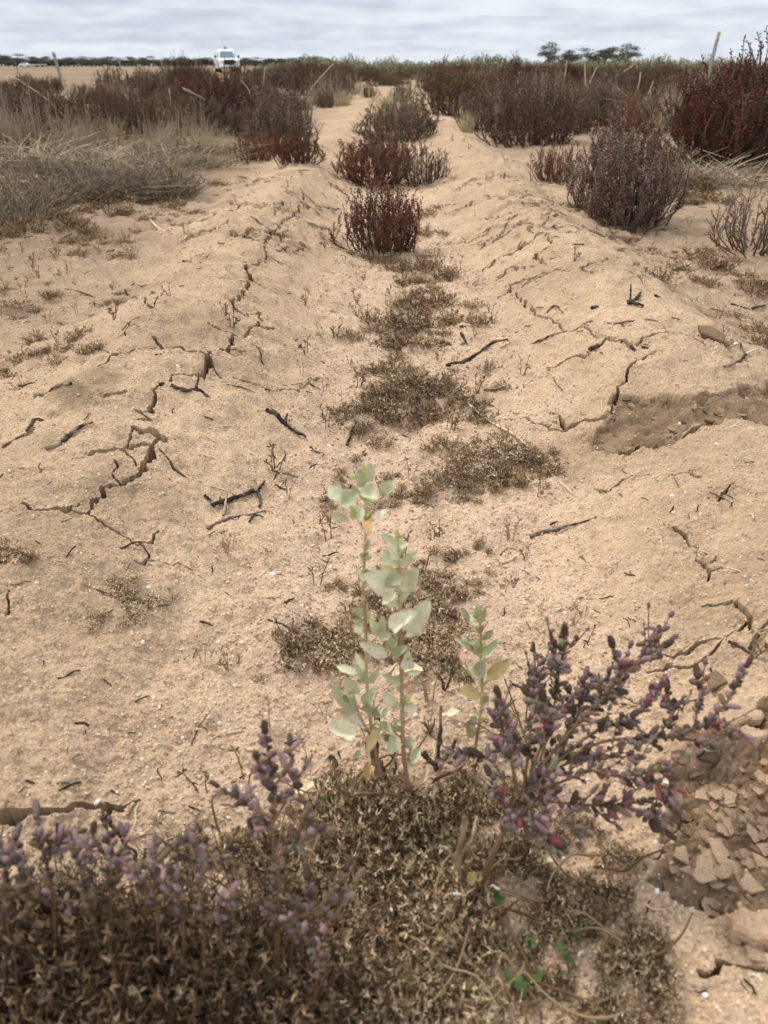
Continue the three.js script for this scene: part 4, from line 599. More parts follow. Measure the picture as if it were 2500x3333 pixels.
stick('charred_twig', 'c', [1370, 525, 1420, 540, 1455, 570], 3, 'b', 'thin dark bent twig left of the furrow herbs');
stick('charred_twig', 'c', [280, 455, 340, 460, 410, 475], 4, 'g', 'grey twig on the far left herb slope');
stick('charred_twig', 'c', [885, 1010, 925, 1018], 4, 'b', 'tiny charred chip above the short pale straw');
stick('charred_twig', 'c', [1325, 910, 1395, 910], 3, 'b', 'dark sliver left of the middle herb patch', [[[1340, 875, 1385, 890], 3, 'b']]);
stick('charred_root', 'e', [915, 318, 960, 308, 1010, 290, 1060, 265, 1105, 252, 1125, 290, 1120, 340], 10, 'b', 'gnarled charred root curled like a hook', [[[1105, 255, 1100, 232], 9, 'p', 0.01], [[885, 290, 915, 305], 7, 'b'], [[1110, 250, 1148, 232], 7, 'b']], 1.1);
stick('charred_twig', 'e', [895, 410, 980, 390, 1060, 375, 1150, 355], 7, 'g', 'grey-brown twig lying just below the hooked charred root', [[[965, 372, 975, 330, 985, 292], 7, 'p', 0.01]]);
stick('straw_stalk', 'e', [865, 212, 960, 240, 1090, 285], 3, 's', 'thin pale stalk running behind the hooked charred root');
stick('charred_twig', 'e', [1080, 420, 1100, 402, 1135, 378], 6, 'b', 'short dark twig below the grey-brown twig');
stick('charred_twig', 'e', [415, 680, 470, 700, 540, 730], 4, 'b', 'black twig above the shrivelled herb tuft', [[[470, 795, 540, 750, 600, 725], 4, 'n']]);
stick('charred_twig', 'e', [862, 815, 890, 828, 918, 835], 5, 'b', 'short black twig alone on the smooth sand');
stick('charred_twig', 'e', [1232, 762, 1250, 750, 1272, 735], 6, 'b', 'short charred piece left of the seedling herbs');
stick('charred_twig', 'e', [1160, 845, 1230, 865, 1300, 900, 1380, 925, 1440, 960, 1490, 975], 4, 'b', 'long thin black twig leading to the seedling', [[[1320, 840, 1350, 855, 1392, 880], 2.5, 's'], [[1330, 842, 1400, 830], 2.5, 'p']]);
stick('charred_twig', 'l', [770, 192, 820, 160, 860, 115, 897, 72], 4, 'b', 'slender dark twig standing out on bare sand above the mauve spire');
stick('charred_twig', 'e', [1190, 240, 1240, 268], 4, 'b', 'small black twig right of the hooked charred root');
stick('charred_twig', 'e', [1340, 100, 1370, 118], 4, 'b', 'small dark chip left of the seedling top', [[[1340, 165, 1372, 150], 4, 'b']]);
stick('charred_twig', 'e', [758, 972, 790, 960, 815, 943], 3, 'b', 'tiny curved dark twig on the lower smooth sand');
stick('charred_twig', 'e', [448, 1088, 485, 1102], 3, 'b', 'tiny dark twig low on the left sand');
stick('straw_stalk', 'e', [1075, 100, 1110, 125, 1118, 172], 3, 's', 'short curved straw above the hooked root', [[[1072, 160, 1078, 105], 3, 's', 0.01]]);
stick('straw_stalk', 'e', [885, 120, 915, 122, 878, 140, 918, 160], 2.5, 's', 'zigzag straw on the slope right of the widest crack');
stick('straw_stalk', 'e', [865, 30, 945, 72], 3, 's', 'pale straw below the chunky charred stick');
stick('charred_twig', 'd', [270, 800, 340, 775, 410, 745, 470, 705, 535, 690], 8, 'b', 'long black stick right of the broad herb patch', [[[505, 716, 540, 692], 4, 's']]);
stick('charred_twig', 'd', [640, 702, 690, 690, 740, 652, 778, 640], 5, 'k', 'curved half-bleached twig on the right ridge');
stick('charred_stump', 'd', [1055, 522, 1085, 505, 1100, 480, 1112, 458], 8, 'b', 'small charred stump sticking up on the right ridge', [[[1050, 515, 1085, 528, 1122, 530], 8, 'b'], [[1062, 505, 1058, 490], 5, 'b', 0.03]], 1.5);
stick('charred_twig', 'd', [990, 600, 1080, 595, 1170, 585, 1222, 612], 3, 'n', 'long thin brown twig below the charred stump', [[[1020, 598, 1040, 620], 3, 'b']]);
stick('charred_twig', 'd', [1500, 510, 1570, 535, 1635, 552], 5, 'b', 'dark twig near the right edge above the herb tuft', [[[1590, 540, 1650, 515], 6, 'b']]);
stick('charred_twig', 'd', [1470, 795, 1530, 765, 1560, 735, 1540, 700, 1530, 660], 7, 'k', 'bleached and blackened twig beside the right edge herb tuft', [[[1560, 735, 1610, 728], 4, 'w']]);
stick('charred_twig', 'd', [885, 722, 925, 700, 960, 668], 9, 'b', 'charred chunks in the crack on the right ridge', [[[980, 680, 1025, 695], 8, 'b'], [[1065, 705, 1085, 715], 7, 'b'], [[1115, 700, 1140, 710], 6, 'b']]);
stick('charred_twig', 'd', [705, 548, 735, 525, 772, 552], 5, 'n', 'little arched brown twig in the middle of the right ridge');
stick('charred_twig', 'd', [245, 700, 340, 682, 420, 640, 460, 668], 4, 'k', 'tangled dark twigs at the edge of the second herb patch', [[[325, 625, 410, 622], 4, 'b'], [[330, 660, 360, 690], 6, 'b'], [[240, 695, 285, 692], 7, 'b']]);
stick('charred_twig', 'd', [430, 895, 480, 888, 545, 878], 4, 'n', 'faint brown twig below the long black stick');
stick('charred_twig', 'd', [895, 545, 925, 540], 7, 'b', 'small charred lump left of the charred stump');
stick('charred_twig', 'd', [1170, 495, 1200, 485], 6, 'b', 'small charred lump right of the charred stump');
stick('straw_stalk', 'p', [1521, 1331, 1590, 1369, 1672, 1429, 1740, 1487, 1792, 1536, 1864, 1611], 5, 's', 'long pale straw lying over the herb patch beside the dug soil', [], 2.2);
stick('straw_stalk', 'd', [938, 930, 940, 975, 930, 1010], 2.5, 's', 'short upright straw on the crust left of the dug soil');
stick('weathered_twig', 'f', [632, 448, 690, 440, 750, 428, 792, 405], 11, 'g', 'weathered forked twig right of the seedling top', [[[790, 405, 850, 385, 918, 372], 4, 'b'], [[745, 450, 775, 430, 800, 405], 4, 'p'], [[720, 400, 745, 412], 5, 'b', 0.01]]);
stick('straw_stalk', 'f', [500, 580, 560, 560, 605, 525, 598, 512], 3.5, 'p', 'looped pale stalk right of the dense herb clump', [[[500, 545, 540, 515, 605, 515], 2.5, 'b'], [[505, 622, 512, 592, 480, 560], 4, 'p']]);
stick('charred_twig', 'f', [1482, 930, 1540, 940, 1595, 966], 8, 'b', 'black stick by the crust edge on the right', [[[1575, 950, 1610, 900, 1659, 850, 1700, 805], 8, 'b', 0.01]]);
stick('straw_stalk', 'f', [1125, 412, 1160, 460, 1195, 500, 1185, 545], 2.5, 's', 'curly straw on the right sand, longest of three');
stick('straw_stalk', 'f', [1180, 442, 1178, 375, 1195, 390, 1190, 432], 2.5, 's', 'hairpin-shaped straw on the right sand');
stick('straw_stalk', 'f', [1215, 515, 1270, 545, 1302, 602], 2.5, 's', 'bowed straw on the right sand, lowest of three');
stick('straw_stalk', 'f', [1480, 405, 1450, 470, 1435, 512], 2.5, 's', 'slanting straw on the darker soil near the right edge');
stick('straw_stalk', 'f', [112, 402, 140, 398, 175, 401], 5, 'w', 'whitish straw bit right of the seedling top');
stick('charred_twig', 'f', [1035, 815, 1050, 835, 1062, 862], 3, 'b', 'thin dark hooked twig above the mauve branches');
stick('charred_twig', 'f', [965, 1178, 1020, 1185, 1090, 1205], 7, 'k', 'dark twig half hidden behind the mauve branches');
stick('charred_twig', 'f', [635, 945, 665, 965, 700, 975], 7, 'n', 'brown woody bit behind the top mauve branches');
stick('charred_twig', 'r', [1148, 838, 1122, 950, 1135, 1062], 5, 'b', 'dark upright-lying twig left of the clod hollow', [[[1100, 1062, 1122, 1142], 5, 'k']]);
stick('charred_twig', 'r', [1020, 1100, 1080, 1160, 1152, 1197], 5, 'b', 'dark slanting twig at the lower right of the herb tangle', [[[1135, 1145, 1165, 1135], 8, 'b']]);
stick('charred_twig', 'l', [690, 475, 760, 480], 3, 'b', 'thin dark twig right of the long ledge crack', [[[820, 460, 870, 470], 4, 'b']]);
stick('charred_twig', 'l', [115, 322, 152, 337], 6, 'b', 'small black chip above the long ledge crack');
stick('charred_twig', 'l', [478, 358, 512, 382], 4, 'b', 'tiny black sliver near the end of the ledge crack');
stick('charred_twig', 'l', [1425, 232, 1470, 300, 1495, 345], 13, 'b', 'lumpy charred bit just left of the seedling foot', [[[1460, 195, 1475, 240], 4, 'b']]);
stick('charred_twig', 'l', [1000, 345, 1035, 315, 1062, 288], 5, 'k', 'dark twig behind the mauve spire on the sand');
stick('straw_stalk', 'l', [900, 185, 930, 145, 985, 128, 1060, 130], 4, 'p', 'pale torn leaf stalk on the sand above the mauve spire');
stick('charred_twig', 'p', [1075, 1340, 1105, 1365, 1120, 1400], 5, 'b', 'charred bit at the lower left of the broad herb patch', [[[1130, 1440, 1150, 1400, 1160, 1385], 6, 'b'], [[1180, 1470, 1240, 1455], 3, 'b']]);

// bleached dead wood standing in the near tangle, and grey dead stems beside the seedling
function deadwood(name, label, z, zone, list) { const t = thing(name, label, 'dead shrub', 'dead woody plants by the seedling'); for (const [flat, rpx, tone] of list) { const q = pairs(flat).map(([u, v], i) => { const [x, y] = zp(zone, u, v); const p = onPlane(x, y, z + 0.012 * Math.sin(i * 1.7 + rpx)); p.y = Math.max(p.y, groundH(p.x, p.z) - 0.004); return p; }), rad = rpx / FOCAL * (-z * CP + 0.28); part('branch', stickGeo(q, rad, tone, 0.9, 0.6), STICK, t); } return t; }
deadwood('dead_shrub', 'thick bleached dead stem with side twigs standing in the near tangle', -0.385, 'r', [[[130, 1190, 150, 1150, 190, 1090, 260, 950, 300, 850, 320, 740, 330, 600, 350, 480], 15, 'p'], [[310, 890, 400, 820, 450, 780, 500, 792], 8, 'w'], [[245, 815, 330, 812, 395, 824], 6, 'w'], [[250, 1160, 310, 1095, 380, 1090, 440, 1112], 6, 'p'], [[320, 700, 280, 620, 240, 600], 6, 'p'], [[330, 640, 380, 560, 400, 470], 6, 'p']]);
deadwood('dead_shrub', 'grey dead woody stems between the two pale seedlings', -0.52, 's', [[[930, 1990, 920, 1880, 930, 1780, 945, 1640, 948, 1500], 9, 'g'], [[920, 1850, 870, 1800, 825, 1770], 10, 'g'], [[925, 1830, 980, 1790, 1030, 1700], 9, 'g'], [[900, 2020, 960, 1900, 1060, 1860, 1120, 1780], 6, 'n'], [[880, 1820, 850, 1760], 7, 'g']]);
deadwood('dead_shrub', 'dark split woody stub at the foot of the left seedling stem', -0.51, 's', [[[630, 2000, 600, 1900, 570, 1790, 570, 1700], 20, 'n'], [[600, 1870, 660, 1820, 700, 1700], 4, 'n'], [[650, 2000, 690, 1850, 640, 1760], 4, 'n'], [[560, 1990, 580, 1900, 640, 1880, 700, 1760], 4, 'p']]);
deadwood('dead_shrub', 'thin brown dead stalks trailing left from the seedling foot', -0.47, 's', [[[820, 2030, 650, 2010, 500, 2005, 400, 2010, 330, 1960], 5, 'n'], [[620, 2100, 450, 2080, 330, 2090, 250, 2060], 4, 'n'], [[480, 2010, 420, 2120, 280, 2170], 4, 'n'], [[760, 2060, 700, 2140, 560, 2150], 5, 'p']]);
for (const [flat, label] of [[[560, 700, 700, 770, 850, 790, 980, 850], 'long bent brown stalk lying across the herb tangle'], [[450, 1250, 500, 1310, 560, 1385], 'pale stalk at the bottom edge of the herb tangle'], [[560, 800, 600, 770, 640, 790, 620, 830], 'curled pale stalk beside the bleached dead stem']]) stick('straw_stalk', 'r', flat, 6, 'p', label, [], 4);

// ---------------------------------------------------------------- soil clods, crust plates
function clodGeo(seed, flat) {        // a broken flake: an irregular polygon with a rough, slightly domed top and undercut sides
  const r = rng(seed), n = 4 + Math.floor(r() * 2), ang = Array.from({ length: n }, (_, i) => (i + (r() - 0.5) * 0.7) / n * 6.2832), rim = []; for (let i = 0; i < n; i++) { const a = ang[i], b = ang[(i + 1) % n] + (i === n - 1 ? 6.2832 : 0), R = 0.42 + 0.14 * r(), R2 = 0.42 + 0.14 * r(); rim.push([Math.cos(a) * R, Math.sin(a) * R]); rim.push([Math.cos(b) * R2 * 0.5 + Math.cos(a) * R * 0.5, Math.sin(b) * R2 * 0.5 + Math.sin(a) * R * 0.5]); }
  const P = [], I = [], N = rim.length, ring = (s, y, j) => { for (const [x, z] of rim) P.push(x * s + (r() - 0.5) * j, y * flat + (r() - 0.5) * j * 0.8, z * s + (r() - 0.5) * j); };
  ring(0.86, -0.5, 0.07); ring(1.05, 0.22, 0.05); ring(1.02, 0.38, 0.03); ring(0.5, 0.44, 0.05); P.push((r() - 0.5) * 0.1, 0.46 * flat, (r() - 0.5) * 0.1);
  for (let k = 0; k < 3; k++) for (let i = 0; i < N; i++) { const A = k * N + i, B2 = k * N + (i + 1) % N; I.push(A, A + N, B2, B2, A + N, B2 + N); } for (let i = 0; i < N; i++) I.push(3 * N + i, 4 * N, 3 * N + (i + 1) % N);
  let g = new THREE.BufferGeometry(); g.setAttribute('position', new THREE.Float32BufferAttribute(P, 3)); g.setIndex(I); g = g.toNonIndexed(); g.computeVertexNormals(); const p = g.attributes.position, uv = new Float32Array(p.count * 2); for (let i = 0; i < p.count; i++) { uv[2 * i] = p.getX(i) * 0.06 + seed * 0.37; uv[2 * i + 1] = p.getZ(i) * 0.06 + p.getY(i) * 0.06; } g.setAttribute('uv', new THREE.BufferAttribute(uv, 2)); return g;
}
const CLODS = [1, 2, 3, 4, 5, 6].map(k => clodGeo(k * 13, [0.5, 0.6, 0.55, 0.7, 0.65, 0.9][k - 1]));
const clodMat = [[0.57, 0.385, 0.245], [0.45, 0.305, 0.19], [0.25, 0.165, 0.098]].map(c => new THREE.MeshPhysicalMaterial({ specularIntensity: 0.15, color: new THREE.Color().setRGB(...c), map: sandColor, bumpMap: sandBump, bumpScale: 0.002, roughness: 1 }));
const clodRand = rng(404);
function clod(px, py, wpx, hpx, mat, label, group = 'loose clods in the dug hollow') {
  const g = ground(px, py), depth = -g.z * CP + (EYE - g.y) * SP, w = wpx / FOCAL * depth, m = solo('soil_clod', CLODS[Math.floor(clodRand() * 6)], clodMat[mat], label, 'clod', group), sinA = EYE / Math.hypot(EYE, g.z), l = hpx / FOCAL * depth / Math.max(0.35, sinA);
  m.scale.set(w * 1.12, Math.min(w, l) * 0.5, l * 1.12); m.rotation.set((clodRand() - 0.5) * 0.35, clodRand() * 6.28, (clodRand() - 0.5) * 0.35); m.position.set(g.x, groundH(g.x, g.z) + Math.min(w, l) * 0.13, g.z); return m;
}
[[1505, 465, 100, 70], [1610, 520, 95, 60], [1450, 575, 100, 90], [1410, 625, 80, 90], [1510, 650, 110, 110], [1300, 620, 80, 80], [1375, 710, 110, 110], [1455, 700, 70, 70], [1305, 700, 60, 50], [1450, 800, 130, 90], [1500, 830, 40, 40], [1590, 730, 120, 100], [1640, 640, 60, 80], [1460, 320, 80, 70], [1510, 345, 60, 40], [1440, 395, 40, 50], [1610, 440, 60, 24], [1590, 310, 50, 40], [1650, 250, 70, 60], [1575, 635, 40, 40], [1390, 570, 40, 30], [1560, 940, 170, 110], [1610, 1060, 130, 80], [1640, 570, 60, 60], [1560, 600, 60, 50]].forEach(([u, v, w, h]) => clod(...zp('r', u, v), w * 0.70, h * 0.66, 0, 'pale angular soil clod among the largest ones in the dug hollow'));
[[1330, 400, 70, 50], [1280, 225, 90, 60], [1350, 250, 70, 50], [1400, 190, 80, 60], [1290, 300, 60, 40], [1230, 780, 90, 60], [1290, 810, 70, 60], [1180, 770, 60, 50], [1340, 500, 60, 40], [1420, 480, 60, 40]].forEach(([u, v, w, h]) => clod(...zp('r', u, v), w * 0.75, h * 0.75, 2, 'darker crumbly soil lump along the rim of the dug hollow', 'dark lumps along the hollow rim'));
{ const r = rng(403), done = []; for (let k = 0, n = 0; k < 2500 && n < 60; k++) { const px = mix(2180, 2600, r()), py = mix(2420, 2960, r()), g = ground(px, py); if (inside(HOLLOW[1].p, g.x, g.z) < 0.02 || done.some(([x, y, w]) => Math.hypot(x - px, (y - py) * 1.3) < w)) continue; const w = 24 + 34 * r(); done.push([px, py, w * 0.95]); n++; clod(px, py, w, w * 0.72, r() < 0.75 ? 0 : 1, 'flat pale mud flake between the largest clods of the dug hollow', 'mud flakes in the dug hollow'); } }
{ const r = rng(405); for (let k = 0, n = 0; k < 900 && n < 95; k++) { const px = mix(2140, 2620, r()), py = mix(2280, 2960, r()), g = ground(px, py); if (inside(HOLLOW[1].p, g.x, g.z) < 0.012) continue; n++; const w = 12 + 32 * r() * r(); clod(px, py, w, w * (0.6 + 0.4 * r()), Math.floor(r() * 3), 'small loose soil crumb on the floor of the dug hollow', 'small crumbs in the dug hollow'); }
  for (let k = 0, n = 0; k < 400 && n < 34; k++) { const px = mix(1750, 2560, r()), py = mix(1260, 1490, r()), g = ground(px, py); if (inside(HOLLOW[0].p, g.x, g.z) < 0.01) continue; n++; const w = 10 + 22 * r() * r(); clod(px, py, w, w * 0.6, 1 + Math.floor(r() * 2), 'small crumb of brown soil in the shallow scrape on the ridge', 'crumbs in the shallow scrape'); } }
clod(...zp('d', 1410, 676), 80, 44, 2, 'round brown clod alone near the right edge', 'single clods on the right ridge');
clod(...zp('d', 1405, 580), 24, 18, 2, 'small round brown clod behind the larger brown one', 'single clods on the right ridge');
clod(...zp('f', 1430, 1090), 70, 60, 2, 'dark rounded lump behind the right mauve branch tips', 'single clods on the right ridge');
function plate(label, zone, flat, thick, lift, tilt = 0) { const q = pairs(flat).map(([u, v]) => G(zone, u, v)), c = q.reduce((a, b) => a.add(b), V()).multiplyScalar(1 / q.length); const r = rng(flat[0] + 7), out = []; for (let i = 0; i < q.length; i++) { const a = q[i], b = q[(i + 1) % q.length]; for (let k = 0; k < 3; k++) { const p = a.clone().lerp(b, k / 3); out.push(new THREE.Vector2(p.x - c.x + (k ? (r() - 0.5) * 0.006 : 0), -(p.z - c.z) + (k ? (r() - 0.5) * 0.006 : 0))); } } const g = new THREE.ExtrudeGeometry(new THREE.Shape(out), { depth: thick, bevelEnabled: true, bevelThickness: 0.002, bevelSize: 0.002, bevelSegments: 1 }); g.rotateX(-Math.PI / 2); const m = solo('crust_plate', g, clodMat[0], label, 'crust plate', 'plates of dry crust'); m.position.set(c.x, groundH(c.x, c.z) + lift, c.z); m.rotation.set(tilt, 0, tilt * 0.6); return m; }
plate('large pointed crust plate overhanging the dug hollow', 'r', [1240, 192, 1285, 222, 1390, 160, 1470, 110, 1560, 60, 1620, 40, 1625, 0, 1600, -30, 1480, 40, 1330, 110], 0.008, 0.004, 0.02);
plate('broken crust plate at the bottom right corner', 'r', [1480, 960, 1560, 920, 1700, 930, 1700, 1020, 1590, 1030, 1500, 1010], 0.008, 0.006, 0.03);
// ---------------------------------------------------------------- the pale saltbush seedlings: every leaf a part of its own
const leafBase = { g: [208, 205, 168], d: [186, 187, 152], p: [240, 234, 208], y: [228, 208, 150], c: [232, 218, 178], o: [208, 172, 118], t: [200, 204, 132] };
const leafMat = {}; for (const k in leafBase) leafMat[k] = new THREE.MeshPhysicalMaterial({ color: 0xffffff, vertexColors: true, roughness: 0.85, specularIntensity: 0.25, bumpMap: sandBump, bumpScale: 0.0012, transmission: 0.2, thickness: 0, side: THREE.DoubleSide });
const leafR = rng(1234);
function leafGeo(base, tip, width, tone, facing) {   // an ovate leaf with thickness, cupped and waved
  const r = leafR, L = base.distanceTo(tip), d = tip.clone().sub(base).normalize(), roll = (r() - 0.5) * 1.0, side0 = V().crossVectors(d, facing).normalize(), n0 = V().crossVectors(side0, d).normalize(), side = side0.clone().multiplyScalar(Math.cos(roll)).addScaledVector(n0, Math.sin(roll)), nn = V().crossVectors(side, d).normalize();
  const w = 0.94 * width / Math.max(0.55, Math.cos(roll)), cup = 0.2 + 0.4 * r(), arch = (r() - 0.35) * 0.4, wave = (r() - 0.5) * 0.16, skew = (r() - 0.5) * 0.2, c0 = lin(...leafBase[tone]), edge = lin(...(tone === 'g' || tone === 'd' || tone === 't' ? [214, 212, 164] : [228, 200, 142])), spots = tone === 'p' || tone === 'y' || tone === 'c';
  const NU = 12, NV = 8, P = [], Cc = [], I = [], U = [], th = 0.0012; const sx = r() * 50;
  for (const s of [1, -1]) for (let i = 0; i <= NU; i++) for (let j = 0; j <= NV; j++) {
    const u = i / NU, v = j / NV * 2 - 1, prof = Math.pow(Math.max(0, 1 - Math.pow(Math.abs(2 * Math.pow(u, 0.82) - 1), 1.9)), 0.72) * (1 - 0.14 * u) + (u < 0.06 ? 0.08 : 0), half = w / 2 * Math.min(1, prof) * (1 + 0.07 * Math.sin(u * 11 + sx));
    const across = v * half + skew * w * 0.3 * u * (1 - u), h = cup * w * (v * v - 0.3) * Math.sin(Math.PI * Math.min(1, u * 1.05)) + arch * L * u * u + wave * w * Math.sin(u * 6 + v * 2) * Math.abs(v) + s * th * (1 - v * v) * Math.sin(Math.PI * u);
    const p = base.clone().addScaledVector(d, u * L * (1 - 0.1 * Math.abs(arch) * u)).addScaledVector(side, across).addScaledVector(nn, h); P.push(p.x, p.y, p.z); U.push(u * L + sx, across);
    const e = smooth(0.72, 1, Math.abs(v)) * 0.55, mid = 1 - 0.08 * smooth(0.18, 0.0, Math.abs(v)), q = 1 + 0.12 * n2(u * 5 + sx, v * 3) + 0.09 * n2(u * 15, v * 11 + sx), sp = spots ? smooth(0.45, 0.6, n2(u * 4.5 + sx * 3, v * 3.2)) * 0.6 : 0, cl = c0.clone().lerp(edge, e).lerp(lin(176, 112, 70), sp * 0.6); Cc.push(cl.r * q * mid, cl.g * q, cl.b * q * mid);
  }
  const row = NV + 1, off = (NU + 1) * row; for (let i = 0; i < NU; i++) for (let j = 0; j < NV; j++) { const a = i * row + j, b = a + 1, c = a + row, e = c + 1; I.push(a, b, c, b, e, c, off + a, off + c, off + b, off + b, off + c, off + e); }
  const g = new THREE.BufferGeometry(); g.setAttribute('position', new THREE.Float32BufferAttribute(P, 3)); g.setAttribute('color', new THREE.Float32BufferAttribute(Cc, 3)); g.setAttribute('uv', new THREE.Float32BufferAttribute(U, 2)); g.setIndex(I); g.computeVertexNormals(); return g;
}
const stemMat = std(lin(172, 150, 118), 0.8, { vertexColors: true }); stemMat.color.set(0xffffff);
function seedling(label, foot, stems, leaves) {
  const t = thing('saltbush_seedling', label, 'seedling', 'saltbush seedlings'), z0 = foot.z; t.position.copy(foot);
  const at = (u, v, dz) => onPlane(...zp('s', u, v), z0 + dz).sub(foot);
  for (const [flat, rpx, dz0, dz1] of stems) { const q = pairs(flat), pts = q.map(([u, v], i) => at(u, v, mix(dz0, dz1, i / (q.length - 1)) + 0.002 * Math.sin(i * 2))), rad = 0.66 * rpx / FOCAL * 0.66; const a = lin(200, 178, 138), b = lin(166, 130, 106), top = lin(188, 184, 130); part('stem', new MB().tube(bend(pts, q.length * 4), k => rad * mix(1.15, 0.7, k), 8, (k) => { const m = a.clone().lerp(b, smooth(0.1, 0.7, 0.5 + n2(k * 5 + rpx, 2))).lerp(top, smooth(0.75, 1, k)); return [m.r, m.g, m.b]; }).geo(), stemMat, t); }
  for (const [bu, bv, tu, tv, w, tone = 'g', near = 0] of leaves) {
    const dz = (leafR() - 0.5) * 0.02 + near, b = at(bu, bv, dz * 0.3), e = at(tu, tv, dz + (leafR() - 0.5) * 0.025), facing = V((leafR() - 0.5) * 0.9, 1.0 + 0.5 * (leafR() - 0.5), 1).normalize();
    part('leaf', leafGeo(b, e, w * 0.565 / FOCAL * 0.68, tone, facing), leafMat[tone], t);
    if (leafR() < 0.75) { const s = b.clone().add(V(0, -0.002, 0)); }
  }
  for (const [flat, rpx, dz0, dz1] of stems.slice(0, 2)) { const q = pairs(flat); for (let k = 0; k < (rpx > 8 ? 28 : 6); k++) { const x = (0.12 + 0.86 * leafR()) * (q.length - 1), i = Math.floor(x), u = mix(q[i][0], q[i + 1][0], x - i), v = mix(q[i][1], q[i + 1][1], x - i), dz = mix(dz0, dz1, x / (q.length - 1)), a = (leafR() < 0.5 ? 1 : -1) * (0.4 + 0.9 * leafR()), L = 34 + 34 * leafR(); const b = at(u, v, dz), e = at(u + Math.sin(a) * L, v - Math.cos(a) * L, dz + (leafR() - 0.4) * 0.02); part('leaf', leafGeo(b, e, (20 + 18 * leafR()) * 0.565 / FOCAL * 0.68, leafR() < 0.25 ? 't' : 'g', V((leafR() - 0.5), 0.7, 1).normalize()), leafMat.g, t); } }
  return t;
}
const footA = G('s', 720, 2010); footA.y = groundH(footA.x, footA.z) - 0.005;
